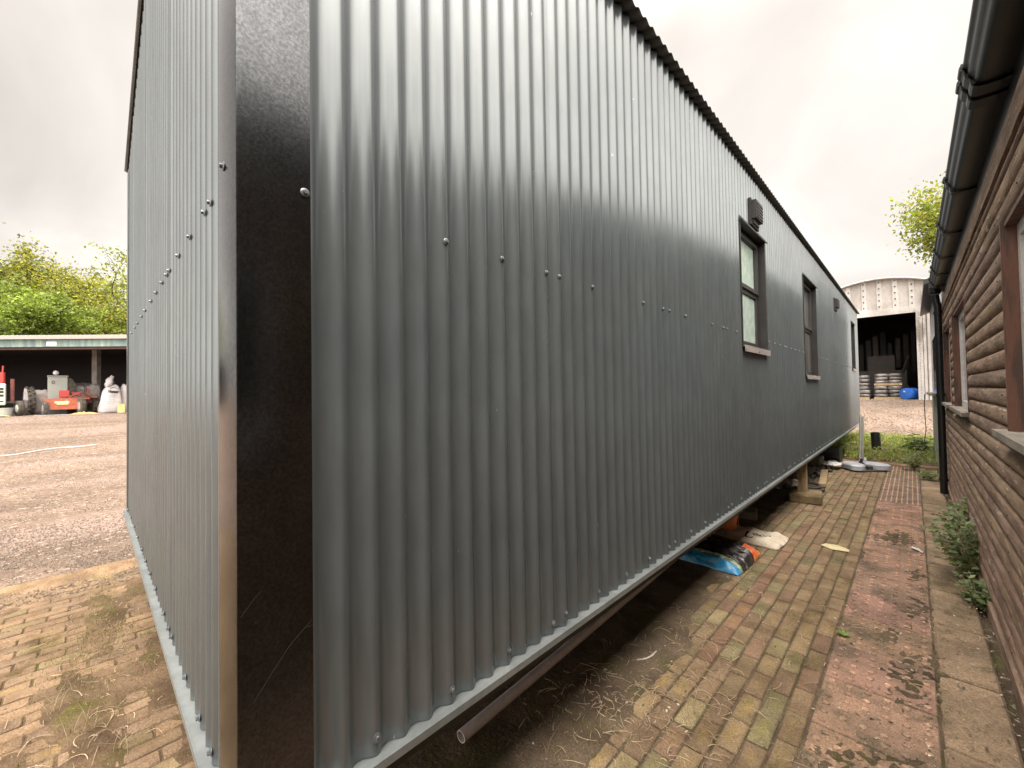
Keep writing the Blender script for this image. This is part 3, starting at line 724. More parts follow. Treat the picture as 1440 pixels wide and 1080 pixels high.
for s_, a, b, sz in (('LEVI', -.02, -.02, .055), ('IOC', .18, -.03, .055), ('BLIZ', .30, -.08, .055)):
    q = bc+ux*a+uy*b+Vector((0, 0, .146 if s_ != 'BLIZ' else .128))
    drape(text('lettering', s_, sz, M['letter'], q, Rt if s_ != 'BLIZ' else Rt @ Matrix.Rotation(PI/2, 3, 'Z') @ Matrix.Rotation(0, 3, 'X'), bag, bold=True), bagp)
# paper sack behind it
pc = Vector((-1.28, 4.50, 0)); ux2 = Vector((.995, -.06, 0)).normalized(); uy2 = Vector((.06, .995, 0)).normalized()
sack = thing('paper_sack', 'crumpled cream paper sack with dark print, behind the blue bag', 'sack', pc)
mb = MB(); pillow(mb, pc, ux2, uy2, .80, .42, .045, 60, 30, None, 5, .042); sbd = obj('sack_body', mb, M['paper'], sack, True)
Rt2 = Matrix((ux2, uy2, Vector((0, 0, 1)))).transposed()
drape(text('lettering', 'KITE', .10, M['ink'], pc+ux2*.24+uy2*.03+Vector((0, 0, .098)), Rt2 @ Matrix.Rotation(1.2, 3, 'Z'), sack, bold=True), [sbd])
drape(text('lettering', 'C', .12, M['ink'], pc+ux2*.13-uy2*.09+Vector((0, 0, .096)), Rt2, sack, bold=True), [sbd])
# orange bucket
mb = MB(); mb.lathe((-1.36, 4.42, .08), [(.085, 0), (.11, .22), (.118, .225), (.118, .245), (.108, .245), (.10, .22), (.08, .01)], n=24)
for k in range(6): 
    a = k*PI/3+.3; mb.cbox((-1.36+.104*math.cos(a), 4.42+.104*math.sin(a), .2), (.006, .006, .2))
bu = tag(obj('bucket', mb, M['orangeplastic'], None, 40), 'orange plastic bucket standing behind the bags under the cabin', 'bucket')
# planks, tyre, crate behind the post
def plank(c, d, rz_, label, m_='oldwood', col=(1, 1, 1), ry=0):
    mb = MB(); mb.bbox(c, d, .003, col, Matrix.Rotation(rz_, 3, 'Z') @ Matrix.Rotation(ry, 3, 'X')); return tag(obj('plank', mb, M[m_]), label, 'plank')
plank((-1.03, 8.0, .045), (.09, 1.3, .05), .1, 'yellowish timber batten along the path edge beyond the post')
plank((-1.3, 8.1, .05), (.2, 1.6, .03), .05, 'wide weathered board lying flat under the cabin', 'greywood')
plank((-1.62, 8.3, .10), (.14, 1.8, .05), -.1, 'dark board on top of rubble under the cabin', 'oldwood', (.5, .5, .5))
plank((-1.28, 6.0, .40), (.07, .9, .07), .7, 'grey pole slanting behind the timber post', 'greywood', (.6, .6, .6), .1)
mb = MB()
def torus(mb, c, R0_, r_, R=None, n=28, m_=8, col=(1, 1, 1), z=1.):
    vs = []
    for i in range(n):
        for j in range(m_):
            a, b = 2*PI*i/n, 2*PI*j/m_; v = Vector(((R0_+r_*math.cos(b))*math.cos(a), (R0_+r_*math.cos(b))*math.sin(a), r_*math.sin(b)*z))
            if R is not None: v = R @ v
            vs.append(v+Vector(c))
    mb.add(vs, [(i*m_+j, ((i+1) % n)*m_+j, ((i+1) % n)*m_+(j+1) % m_, i*m_+(j+1) % m_) for i in range(n) for j in range(m_)], col)
torus(mb, (-1.06, 7.10, .03), .135, .026, z=.8); torus(mb, (-1.08, 7.13, .065), .12, .02, Matrix.Rotation(.12, 3, 'X'))
tag(obj('hose_coil', mb, M['rubber'], None, True), 'brown rubber coil lying flat behind the timber post', 'hose')
mb = MB(); mb.box((-1.5, 9.9, .02), (-1.02, 10.4, .06)); mb.box((-1.5, 9.9, .1), (-1.02, 9.94, .3)); mb.box((-1.06, 9.94, .061), (-1.02, 10.4, .3)); mb.box((-1.5, 9.941, .061), (-1.46, 10.4, .3))
for k in range(3): mb.box((-1.45, 10.0, .08+k*.075), (-1.09, 10.36, .12+k*.075))
tag(obj('plastic_crate', mb, M['black']), 'black plastic crate at the far corner beneath the cabin', 'crate')
mb = MB(); mb.grid(20, 14, lambda i, j: (-1.22+.28*i/19+.04*nz(j*.4, i*.3), 9.1+.4*j/13, .09+.03*nz(i*.35, j*.4, 5, 2))); 
o_ = tag(obj('plastic_sheet', mb, M['white'], None, True), 'crumpled white plastic sheet beside the grey stand base', 'sheet'); o_.modifiers.new('s', 'SOLIDIFY').thickness = .004
mb = MB()
for k in range(90):
    x, y = rnd.gauss(-1.42, .16), U(6.8, 10.2); mb.blob((x, y, .03), (U(.03, .09), U(.03, .09), U(.02, .05)), 7, 5, .3, (U(.3, 1.1),)*3, seed=k)
tag(obj('rubble', mb, M['concrete']), 'rubble and broken stone piled beneath the cabin', 'rubble', kind='stuff')
# paper scraps
def scrap(c, pts, m_, name, label, cat):
    mb = MB(); mb.prism([Vector(c)+Vector((x, y, 0)) for x, y in pts], (0, 0, .004)); return tag(obj(name, mb, M[m_]), label, cat)
q = gnd(1177, 771); scrap((q.x, q.y, .006), [(-.115, -.02), (-.03, -.09), (.09, -.06), (.085, .0), (.0, .07), (-.09, .05)], 'card', 'card_scrap', 'torn cream piece of card lying on the bricks', 'card')
q = gnd(1290, 775); scrap((q.x, q.y, .012), [(-.04, .03), (.0, -.02), (.03, -.07), (.035, -.05), (.01, .03), (-.03, .06)], 'letter', 'paper_scrap', 'small white paper strip on the red tactile slabs', 'paper')
q = gnd(912, 926); mb = MB(); mb.tube([q+Vector((a, b, .012)) for a, b in ((-.03, -.07), (.0, -.03), (.012, .02), (.012, .07))], .0045, 8); tag(obj('cable_offcut', mb, M['letter'], None, True), 'short bent white cable offcut among dry roots', 'cable')
# ------------------------------------------------------------------ foliage
def weed(name, label, base, h, n, sp, ls, cols, seed=0, lean=(0, 0)):
    t = thing(name, label, 'weed', base); st = MB(); lf = MB()
    for k in range(n):
        a = U(0, 6.28); rr = sp*rnd.random()**.6; hh = h*U(.45, 1.1)*(1-.35*rr/sp)
        e_ = Vector((rr*math.cos(a)+lean[0]*hh, rr*math.sin(a)+lean[1]*hh, hh)); pts = []
        for i in range(6):
            f = i/5; pts.append(Vector(base)+Vector((e_.x*f**1.4+.02*nz(f*3, k), e_.y*f**1.4, e_.z*f)))
        st.tube(pts, [.0028*(1-.6*i/5) for i in range(6)], 4, False)
        for i in range(int(9+hh*22)):
            f = U(.2, 1); j = min(4, int(f*5)); p_ = pts[j].lerp(pts[j+1], f*5-j); an = U(0, 6.28); o_ = Vector((math.cos(an), math.sin(an), U(-.2, .5)))*ls*U(.4, 1.1)
            g = U(.7, 1.3); c = rnd.choice(cols); leafmb(lf, p_+o_, ls*U(.5, 1.2), (U(-.6, .6), U(-.6, .6), 1), an+U(-.5, .5), (c[0]*g, c[1]*g, c[2]*g))
    obj('stem', st, M['straw'], t); obj('leaves', lf, M['leaf'], t); return t
G1 = [(.16, .22, .08), (.20, .27, .10), (.26, .32, .14)]; G2 = [(.20, .26, .04), (.26, .32, .06), (.15, .22, .05)]
weed('weed', 'leafy green weed against the brown wall beyond the large one', (.285, 5.35, -.02), .50, 44, .18, .065, G1)
weed('weed', 'largest feathery weed growing from the gap below the brown wall', (.28, 4.6, -.02), .56, 64, .25, .055, G1+[(.2, .24, .12)], lean=(-.15, 0))
weed('weed', 'low bushy weed hugging the path edge nearest the camera by the wall', (.285, 4.1, -.03), .26, 34, .14, .05, G1)
weed('weed', 'tall bushy weed by the downpipe at the end of the path', (-.02, 9.9, 0), .55, 34, .38, .05, G1+G2)
weed('weed', 'low trailing weed at the corner beside the downpipe foot', (.14, 9.0, 0), .22, 20, .2, .05, G1+G2)
weed('weed', 'broad leaved weed standing in the grass strip behind the path end', (.05, 12.0, .04), .42, 24, .30, .13, G1)
weed('weed', 'wild green growth at the far corner of the grey cabin', (-1.35, 11.6, .02), .5, 40, .5, .07, G2)
weed('weed', 'dusty green plant growing behind the black crate', (-1.1, 10.9, .02), .35, 20, .3, .06, G2)
def rosette(q, r, n, label):
    mb = MB()
    for k in range(n):
        a = k*2.4; l_ = r*(.55+.5*((k*7) % 5)/5); wd = l_*.34; up = U(.25, .6); g = U(.8, 1.3); d = Vector((math.cos(a), math.sin(a), up)).normalized(); s_ = Vector((-math.sin(a), math.cos(a), 0))
        b0 = Vector(q); mb.add([b0, b0+d*l_*.55-s_*wd/2, b0+d*l_+Vector((0, 0, -l_*.15)), b0+d*l_*.55+s_*wd/2, b0+d*l_*.5+Vector((0, 0, -.003))], [(0, 1, 4), (1, 2, 4), (2, 3, 4), (3, 0, 4)], (.26*g, .34*g, .10*g))
    tag(obj('seedling', mb, M['leaf']), label, 'weed')
rosette(gnd(1187, 893, .003), .058, 16, 'small bright green rosette growing between brick and red slab')
# grass strip
mb = MB()
for i in range(15000):
    x = U(-4.2, 1.4); y = 10.56+4.2*rnd.random()
    if y > 14.2+.4*nz(x*2, 1): continue
    if y < 11 and rnd.random() < .35: continue
    if abs(x+.58-(y-12.1)*.0) < .16 and 11.3 < y < 12.3: continue
    g = U(.6, 1.35); c = rnd.choice([(.28, .30, .04), (.34, .34, .06), (.18, .23, .04), (.36, .33, .11)])
    bl(mb, x, y, tz(x, y)-.01, U(.05, .20)*(1 if nz(x*1.5, y*1.5, 3) > -.2 else .5), U(.008, .016), U(0, 6.28), U(.2, 1.0), tuple(v*g for v in c))
for i in range(4500):
    x, y = U(-3, .4), U(10.5, 14.3); g = U(.6, 1.2); leafmb(mb, (x, y, tz(x, y)+U(.01, .12)), U(.03, .08), (U(-.7, .7), U(-.7, .7), 1), U(0, 6), (.24*g, .30*g, .05*g))
tag(obj('grass', mb, M['grass']), 'strip of yellow green rough grass beyond the brick path', 'grass', kind='stuff')
mb = MB(); mb.grid(40, 30, lambda i, j: (lambda x, y: (x, y, tz(x, y)+.012+.01*nz(x*2, y*2)))(-4.6+6.2*i/39, 10.50+3.8*j/29)); struct('verge_soil', mb, M['soil'], True)
# ------------------------------------------------------------------ stump, stand, hose
q = gnd(1233, 637, .0); mb = MB(); mb.lathe(q, [(.082, 0), (.082, .45), (.072, .45), (.072, .38)], n=24, R=Matrix.Rotation(-.03, 3, 'Y'))
tag(obj('pipe_stub', mb, M['black'], None, 40), 'short black upright pipe stub standing in the grass', 'pipe stub')
sc = gnd(1211, 660); std = thing('sign_stand', 'grey two lobed plastic stand base holding a twin metal pole', 'stand', sc)
Rz = Matrix.Rotation(math.radians(-5), 3, 'Z')
ax1 = RR.copy(); ax1.z = 0; ax1.normalize(); ax2 = Vector((-ax1.y, ax1.x, 0))
def lp(a, b, z): return sc+ax1*a+ax2*b+Vector((0, 0, z))
def slab(mb, out_, z0, z1, ins=.02):
    n = len(out_); vs = [lp(a, b, z0) for a, b in out_]+[lp(a, b, z1-ins*.6) for a, b in out_]
    cx_ = sum(a for a, _ in out_)/n; cy_ = sum(b for _, b in out_)/n
    vs += [lp(cx_+(a-cx_)*(1-ins*4), cy_+(b-cy_)*(1-ins*4), z1) for a, b in out_]
    fs = [tuple(range(n))[::-1], tuple(2*n+k for k in range(n))]+[(r*n+k, r*n+(k+1) % n, (r+1)*n+(k+1) % n, (r+1)*n+k) for r in (0, 1) for k in range(n)]
    mb.add(vs, fs)
def rr(cx_, cy_, w_, h_, r=.09, sk=0):
    o_ = []
    for (sx, sy, a0) in ((1, 1, 0), (-1, 1, 90), (-1, -1, 180), (1, -1, 270)):
        for k in range(5):
            a = math.radians(a0+k*22.5); yy = cy_+sy*(h_/2-r)+r*math.sin(a); o_.append((cx_+sx*(w_/2-r)+r*math.cos(a)+sk*(yy-cy_), yy))
    return o_
mb = MB(); slab(mb, rr(-.17, -.04, .25, .46, .11, .25), .03, .12, .035); slab(mb, rr(.17, -.04, .25, .46, .11, -.25), .03, .12, .035); obj('weight', mb, M['greyplastic'], std, 30)
mb = MB(); slab(mb, rr(0, -.04, .56, .44, .12), 0.0, .03, .01); slab(mb, [(-.035, -.2), (.035, -.2), (.03, .1), (-.03, .1)], .03, .085, .01); obj('base', mb, M['rubber'], std, 30)
mb = MB(); mb.lathe(lp(0, 0, .09), [(.05, 0), (.045, .02), (.028, .03), (.028, .10)], n=16); obj('socket', mb, M['black'], std, 35)
mb = MB(); mb.tube([lp(-.012, 0, .15), lp(.05, .03, .93)], .019, 12); obj('pole', mb, M['pole'], std, 40)
mb = MB(); mb.tube([lp(.032, 0, .15), lp(.095, .03, .93)], .013, 12); obj('pole', mb, M['pole'], std, 40)
mb = MB(); mb.box((0, 0, 0), (.03, .03, .05), o=lp(.04, -.02, .16)); obj('clip', mb, M['white'], std)
# pale rope on the yard
mb = MB(); pts = []
for k in range(13):
    px, py = -60+200*k/12, 653-28*k/12-1.5*math.sin(k); q = gnd(px, py, .25); q = gnd(px, py, tz(q.x, q.y)+.02); q.z = tz(q.x, q.y)+.02; pts.append(q)
mb.tube(pts, .011, 6); tag(obj('rope', mb, M['bagwhite'], None, True), 'long pale rope stretched straight across the gravel yard', 'rope')
# ------------------------------------------------------------------ brown log building
XL, YN, YL = .335, -5.0, 8.25
bl_ = thing('log_building', 'brown log clad building with low eaves along the right of the path', 'building', (XL, YL, 0))
bw = [(-1.2, .4, 1.235, 2.20), (1.72, 2.98, 1.235, 2.20), (4.86, 6.30, 1.235, 2.19), (6.72, 7.95, 1.235, 2.17)]
mb = MB(); pitch = .0955; z = 1.435-14*pitch; zt = H+.985
while z < zt-.01:
    z1 = min(z+pitch, zt); zc = (z+z1)/2
    iv = [(YN, YL)]
    for a, b, c_, d in bw:
        if c_-.045 < zc < d: iv = [s_ for (p, q_) in iv for s_ in ((p, min(q_, a)), (max(p, b), q_)) if s_[1]-s_[0] > .01]
    seg = []
    for p, q_ in iv:
        if q_-p > 3.5: m_ = U(p+1, q_-1); seg += [(p, m_-.0015), (m_+.0015, q_)]
        else: seg.append((p, q_))
    for p, q_ in seg:
        t = U(.78, 1.22); c = (t, t*U(.94, 1.03), t*U(.9, 1.05)); dx = U(-.0015, .0015)
        n = 9; prf = []
        for k in range(n+1):
            f = k/n; prf.append((XL-.006-.0150*math.sin(PI*min(1, max(0, (f*1.0))))**.5-dx*math.sin(PI*f), z+.0025+(z1-z-.005)*f))
        prf = [(XL+.02, z+.0025)]+prf+[(XL+.02, z1-.0025)]
        m_ = max(2, int((q_-p)/.25)); N_ = len(prf); vs = []
        for j in range(m_+1):
            y = p+(q_-p)*j/m_
            for k, (a, b) in enumerate(prf): vs.append((a+(.0022*nz(y*1.3, b*9, 2) if 0 < k < N_-1 else 0), y, b+.0012*nz(y*1.1, z*20)))
        fs = [(j*N_+k, j*N_+k+1, (j+1)*N_+k+1, (j+1)*N_+k) for j in range(m_) for k in range(N_-1)]+[tuple(range(N_))[::-1], tuple(m_*N_+k for k in range(N_))]
        mb.add(vs, fs, c)
    z += pitch
obj('log_cladding', mb, M['log'], bl_, 50)
mb = MB()
for k in range(26):
    z_ = 1.435-14*pitch+(k+.5)*pitch
    if z_ > zt-.03 or z_ < .12: continue
    for y_ in [q_*.6+.13 for q_ in range(-3, 14)]:
        if any(a-.04 < y_ < b+.04 and c_-.06 < z_ < d+.02 for a, b, c_, d in bw): continue
        mb.lathe((XL-.0215, y_+U(-.01, .01), z_+U(-.012, .012)), [(.0045, .004), (.004, -.0012)], 'X', 6)
tag(obj('nail_heads', mb, M['dark'], bl_), kind='stuff')
mb = MB(); a0 = YN
for a, b, c_, d in bw:
    mb.box((XL+.005, a0, -.05), (XL+.12, a, 2.72)); mb.box((XL+.005, a, -.05), (XL+.12, b, c_-.03)); mb.box((XL+.005, a, d+.01), (XL+.12, b, 2.72)); a0 = b
mb.box((XL+.005, a0, -.05), (XL+.12, YL, 2.72)); mb.box((XL+.12, YL-.1, -.05), (6.3, YL, 2.72)); mb.box((XL+.12, YN, -.05), (6.3, YN+.1, 2.72)); mb.box((6.2, YN+.1, -.05), (6.3, YL-.1, 2.72))
obj('wall', mb, M['dark'], bl_)
mb = MB(); mb.box((XL-.03, YN, -.03), (XL-.006, YL, .078)); mb.box((XL-.02, YN, zt+.035), (XL+.004, YL, zt+.15)); obj('wall_plate', mb, M['log'], bl_)
# soffit, fascia, roof
mb = MB(); mb.box((XL-.006, YN-.1, H+1.139), (XL+.02, YL+.1, H+1.40)); obj('fascia', mb, M['gutter'], bl_)
mb = MB(); mb.prism([(XL-.13, YN-.15, H+1.40), (XL-.13, YN-.15, H+1.43), (3.3, YN-.15, H+1.98), (6.7, YN-.15, H+1.43), (6.7, YN-.15, H+1.40), (3.3, YN-.15, H+1.94)], (0, YL-YN+.3, 0)); obj('roof', mb, M['roofsheet'], bl_)
mb = MB(); mb.prism([(XL+.1, YL-.08, 2.7), (6.25, YL-.08, 2.7), (3.3, YL-.08, H+1.9)], (0, .07, 0)); obj('gable', mb, M['log'], bl_)
# gutter, ogee profile
gx = XL-.0065; GB = H+1.275
def gprof(th=0.0, e_=0.):
    p = [(gx, .10), (gx, .0), (gx-.03, -.004), (gx-.085, -.002), (gx-.098, .006), (gx-.104, .018), (gx-.1055, .03), (gx-.112, .038), (gx-.120, .048), (gx-.123, .06), (gx-.1225, .072), (gx-.127, .080), (gx-.134, .086), (gx-.137, .095), (gx-.133, .104)]
    return [(a-e_*(1 if a < gx-.05 else 0), GB+b-(e_ if b < .03 else 0)) for a, b in p]
def gsec(y0, y1, e_=0., cl=False):
    a = gprof(0, e_); b = [(x+.0035, z+.003) for x, z in a][::-1]
    mb.prism([(x, y0, z) for x, z in a+b], (0, y1-y0, 0))
mb = MB(); gsec(YN-.1, 8.05); gut = obj('gutter', mb, M['gutter'], bl_, 60)
for y, wd in ((-.4, .05), (1.2, .05), (2.62, .06), (2.74, .06), (3.95, .04), (4.98, .03), (5.9, .03), (6.75, .03), (7.5, .03)):
    mb = MB(); gsec(y, y+wd+.02, .011); mb.box((gx-.142, y, GB+.09), (gx-.120, y+wd, GB+.112)); mb.box((gx-.131, y+.005, GB+.048), (gx-.12, y+wd-.005, GB+.064)); mb.box((gx-.113, y+.002, GB+.008), (gx-.1, y+wd-.002, GB+.026))
    obj('gutter_bracket', mb, M['gutter'], gut)
# downpipe
mb = MB(); p0 = atY(1318, 418, 7.9); p1 = atY(1328, 700, 7.9); p1.z = .02
mb.tube([p0+Vector((-.02, 0, .03)), p0+Vector((-.012, 0, -.05)), p0+Vector((0, 0, -.12)), p1], .038, 18); 
dp = obj('downpipe', mb, M['gutter'], bl_, 40)
for f in (.08, .5, .93):
    mb = MB(); q = p0.lerp(p1, f); mb.lathe(q, [(.046, -.02), (.046, .02)], n=18); mb.box((q.x, q.y-.012, q.z-.012), (XL-.02, q.y+.012, q.z+.012)); obj('pipe_clip', mb, M['gutter'], dp)
mb = MB(); q = p0; mb.lathe((q.x-.02, q.y, q.z+.04), [(.05, 0), (.058, .03), (.058, .09)], n=16); obj('outlet', mb, M['gutter'], dp)
# windows
for a, b, c_, d in bw:
    f = MB(); xi = XL+.085
    f.box((XL-.022, b-.022, c_), (xi, b-.001, d)); f.box((XL-.022, a+.001, c_), (xi, a+.022, d)); f.box((XL-.01, a+.022, d-.02), (xi, b-.022, d+.001))
    wo = obj('window', f, M['redwood'], bl_)
    s_ = MB(); s_.box((XL-.062, a-.05, c_-.034), (xi, b+.10, c_-.001)); obj('sill', s_, M['greywood'], wo)
    fr = MB(); x0 = XL+.028; wd = .06; a2, b2 = a+.023, b-.023
    fr.box((x0, a2, c_), (x0+.05, a2+wd, d-.021)); fr.box((x0, b2-wd, c_), (x0+.05, b2, d-.021)); fr.box((x0, a2+wd, c_), (x0+.05, b2-wd, c_+wd)); fr.box((x0, a2+wd, d-.021-wd), (x0+.05, b2-wd, d-.021)); fr.box((x0+.003, (a2+b2)/2-.03, c_+wd), (x0+.047, (a2+b2)/2+.03, d-.021-wd))
    obj('frame', fr, M['white'], wo)
    g = MB(); g.box((x0+.02, a2+.03, c_+.03), (x0+.03, b2-.03, d-.05)); obj('pane', g, M['darkglass'], wo)
# ------------------------------------------------------------------ pale outbuilding beyond
ob = thing('outbuilding', 'pale narrow outbuilding just past the black downpipe', 'building', (.36, 10, 0))
mb = MB(); mb.box((.30, 8.6, 1.33), (4.5, 12.2, 2.98)); obj('wall', mb, M['lilac'], ob)
mb = MB(); mb.box((.30, 8.6, -.05), (4.5, 12.2, 1.29)); 
for k in range(26): mb.box((.288, 8.62+k*.138, -.05), (.2995, 8.745+k*.138, 1.29))
obj('boarding', mb, M['palewood'], ob)
mb = MB(); mb.prism([(.16, 8.5, 2.93), (.16, 8.5, 3.0), (2.4, 8.5, 3.9), (4.7, 8.5, 3.0), (4.7, 8.5, 2.93), (2.4, 8.5, 3.8)], (0, 3.8, 0)); obj('roof', mb, M['gutter'], ob)
mb = MB(); mb.box((.288, 9.5, 1.33), (.2995, 9.56, 2.35)); mb.box((.288, 11.1, 1.33), (.2995, 11.16, 2.35)); mb.box((.288, 9.56, 2.29), (.2995, 11.1, 2.35)); wo = obj('window', mb, M['white'], ob)
mb = MB(); mb.box((.292, 9.56, 1.34), (.2997, 11.1, 2.289)); obj('pane', mb, M['darkglass'], wo)
mb = MB(); mb.box((.20, 9.35, 1.291), (.3, 11.5, 1.329)); obj('sill', mb, M['greywood'], wo)
mb = MB(); pts = [Vector((.19, 11.4, 1.30)), Vector((.165, 11.3, 1.28)), Vector((.16, 11.28, 1.0)), Vector((.17, 11.3, .6)), Vector((.13, 11.25, .3)), Vector((.08, 11.2, .1)), Vector((.03, 11.1, .03))]
mb.tube(pts, .007, 6); tag(obj('hanging_cable', mb, M['rubber'], None, True), 'thin dark cable hanging from the outbuilding window sill', 'cable')
# ------------------------------------------------------------------ hangar
YH = 29.
hg = thing('hangar', 'white corrugated hangar with a curved roof and a wide dark doorway', 'hangar', (-3, YH, .75))
def arch(x): return 7.05-.10*(x+1.3)**2
dx0, dx1, dz = -4.7, .22, 5.17
xa, xb = -6.1, 3.5
mb = MB(); n = 220
for i in range(n+1):
    x = xa+(xb-xa)*i/n; f = (x/.62) % 1; yy = YH-.05*(1 if f < .35 else (0 if f < .5 else .02)) 
    lo_ = dz+.32 if dx0 < x < dx1+.28 else .6
    for z_ in (lo_, max(arch(x), lo_+.02)): mb.v.append((x, yy, z_)); mb.c.append(((1, 1, 1) if f < .35 else (.86, .84, .82)))
for i in range(n): mb.f.append((2*i, 2*i+2, 2*i+3, 2*i+1))
fo = obj('front_sheeting', mb, M['hangar'], hg); fo.modifiers.new('s', 'SOLIDIFY').thickness = .03
mb = MB(); mb.box((dx0, YH-.12, dz), (dx1+.2, YH-.055, dz+.34)); obj('door_header', mb, M['hangar'], hg)
mb = MB(); mb.box((dx1, YH-.14, .6), (dx1+.22, YH+.1, dz-.002)); obj('door_post', mb, M['hangar'], hg)
mb = MB(); mb.box((dx0-.25, YH-.14, .6), (dx0, YH+.1, dz-.002)); obj('door_post', mb, M['hangar'], hg)
mb = MB(); mb.box((dx1+.24, YH-.09, .6), (dx1+.34, YH-.06, 6.3)); obj('cover_strip', mb, M['hangar'], hg)
mb = MB()
for i in range(-12, 2):
    xx = i*.62+.11
    for k in range(5):
        if dx0 < xx < dx1: mb.lathe((xx, YH-.055, dz+.48+k*.32), [(.035, 0), (.02, -.03)], 'Y', 8)
for k in range(30): mb.lathe((dx1+.11, YH-.142, .8+k*.15), [(.02, 0), (.012, -.02)], 'Y', 6)
bo = obj('bolts', mb, M['dark'], hg)
mb = MB(); n = 30; vs = []
for dy in (-.18, 16.87):
    for k in range(n+1):
        x = xa+(xb-xa)*k/n; vs.append((x, YH+dy, arch(x)+.02))
fs = [(k, k+1, n+2+k, n+1+k) for k in range(n)]; mb.add(vs, fs); ro = obj('roof', mb, M['hangar'], hg, True); s_ = ro.modifiers.new('s', 'SOLIDIFY'); s_.thickness = .09; s_.offset = 1
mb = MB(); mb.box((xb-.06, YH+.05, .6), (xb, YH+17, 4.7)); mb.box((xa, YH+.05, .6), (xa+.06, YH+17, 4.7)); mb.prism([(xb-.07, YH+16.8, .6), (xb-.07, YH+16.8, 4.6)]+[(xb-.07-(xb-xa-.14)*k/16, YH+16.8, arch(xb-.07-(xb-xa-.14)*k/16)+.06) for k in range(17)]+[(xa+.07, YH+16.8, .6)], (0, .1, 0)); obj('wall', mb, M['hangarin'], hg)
mb = MB()
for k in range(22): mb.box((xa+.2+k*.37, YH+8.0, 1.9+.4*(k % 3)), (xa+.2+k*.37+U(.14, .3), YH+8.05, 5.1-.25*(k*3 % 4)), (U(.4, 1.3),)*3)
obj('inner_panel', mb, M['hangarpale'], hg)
mb = MB(); mb.box((xa, YH-.2, .60), (xb, YH+17, .765)); struct('hangar_floor', mb, M['concrete'])
# stacks of wrapped sacks in the doorway
def stack(cx_, cy_, nl, wx_, dy_, hz_, label, z0=.77):
    t = thing('sack_stack', label, 'sack stack', (cx_, cy_, z0), 'wrapped sack stacks in the hangar doorway')
    p = MB(); 
    for k in range(3): p.box((cx_-wx_/2, cy_-dy_/2+k*dy_*.4, z0), (cx_+wx_/2, cy_-dy_/2+.1+k*dy_*.4, z0+.09))
    p.box((cx_-wx_/2, cy_-dy_/2, z0+.091), (cx_+wx_/2, cy_+dy_/2, z0+.12)); obj('pallet', p, M['oldwood'], t)
    for l_ in range(nl):
        for s_ in (0, 1):
            m_ = MB(); m_.blob((cx_-wx_/4+s_*wx_/2+U(-.03, .03), cy_+U(-.02, .02), z0+.12+hz_*(l_+.5)), (wx_/4*1.04, dy_/2, hz_*.56), 16, 10, .08, (U(.6, 1.15),)*3, seed=l_*3+s_+cx_, pw=.55); obj('sack', m_, M['bagsilver'], t, True)
stack(-.92, YH+1.0, 3, 1.15, .9, .2, 'centre lower stack of wrapped sacks in the hangar doorway')
stack(-.92, YH+1.02, 3, 1.10, .85, .17, 'upper stack of shiny sacks on top of the centre stack', .77+.12+.62)
stack(-2.15, YH+1.0, 6, .95, .9, .2, 'tall stack of silver sacks beside the cabin end, in the hangar doorway')
stack(-.15, YH+1.8, 2, .7, .7, .2, 'small low stack of sacks behind the blue drum')
# blue drum lying on its side
dc = Vector((-.08, YH+.35, 1.06)); dm = thing('blue_drum', 'blue plastic drum lying on its side in the hangar doorway', 'drum', dc)
Rd = Matrix.Rotation(math.radians(50), 3, 'Z')
mb = MB(); mb.lathe(dc, [(.24, -.33), (.285, -.31), (.29, -.16), (.30, -.15), (.30, -.12), (.29, -.11), (.29, .11), (.30, .12), (.30, .15), (.29, .16), (.285, .31), (.24, .33)], 'X', 24, R=Rd); obj('drum_body', mb, M['blue'], dm, 40)
mb = MB(); mb.lathe(dc+Rd @ Vector((-.335, 0, .12)), [(.04, 0), (.035, -.03)], 'X', 10, R=Rd); obj('bung', mb, M['white'], dm)
# dark machinery in the hangar
mb = MB(); mb.box((-2.4, YH+4, .8), (-.2, YH+5.5, 2.4)); mb.box((-1.9, YH+4.2, 2.4), (-.7, YH+5.3, 3.3)); mb.tube([(-.4, YH+4, 2.2), (-.1, YH+3.6, 3.2)], .06); mb.lathe((-2.0, YH+3.9, 1.3), [(.5, -.15), (.5, .15)], 'Y', 16); mb.lathe((-.6, YH+3.9, 1.3), [(.5, -.15), (.5, .15)], 'Y', 16)
tag(obj('machine', mb, M['dark']), 'dark machine standing deep inside the hangar', 'machine')
# ------------------------------------------------------------------ open barn on the left (frame: bo origin, bx right, by away)
fxy = Vector((FF.x, FF.y, 0)).normalized(); rxy = Vector((RR.x, RR.y, 0)).normalized()
ang = math.radians(-4); bx = (rxy*math.cos(ang)-fxy*math.sin(ang)).normalized(); by = Vector((-bx.y, bx.x, 0))
BO = at(90, 583, 20); BO.z = .74
def bp(a, b, z): return BO+bx*a+by*b+Vector((0, 0, z))
RB = Matrix((bx, by, Vector((0, 0, 1)))).transposed()
def bbx(mb, lo, hi, col=(1, 1, 1)): mb.box(lo, hi, col, RB, BO)
def pa(px): return (px-90)/FP*20*1.0
barn = thing('open_barn', 'open fronted barn with a green fascia across the gravel yard', 'barn', BO)
EV = 3.62
mb = MB(); bbx(mb, (-16, -.55, EV-.36), (9, -.5, EV)); obj('fascia', mb, M['barn_green'], barn)
mb = MB(); bbx(mb, (-16, -.72, EV-.01), (9, -.51, EV+.15))
for k in range(125): mb.lathe(bp(-15.9+k*.2, -.60, EV+.15), [(.06, 0), (.04, .04)], n=6)
obj('gutter', mb, M['barn_edge'], barn)
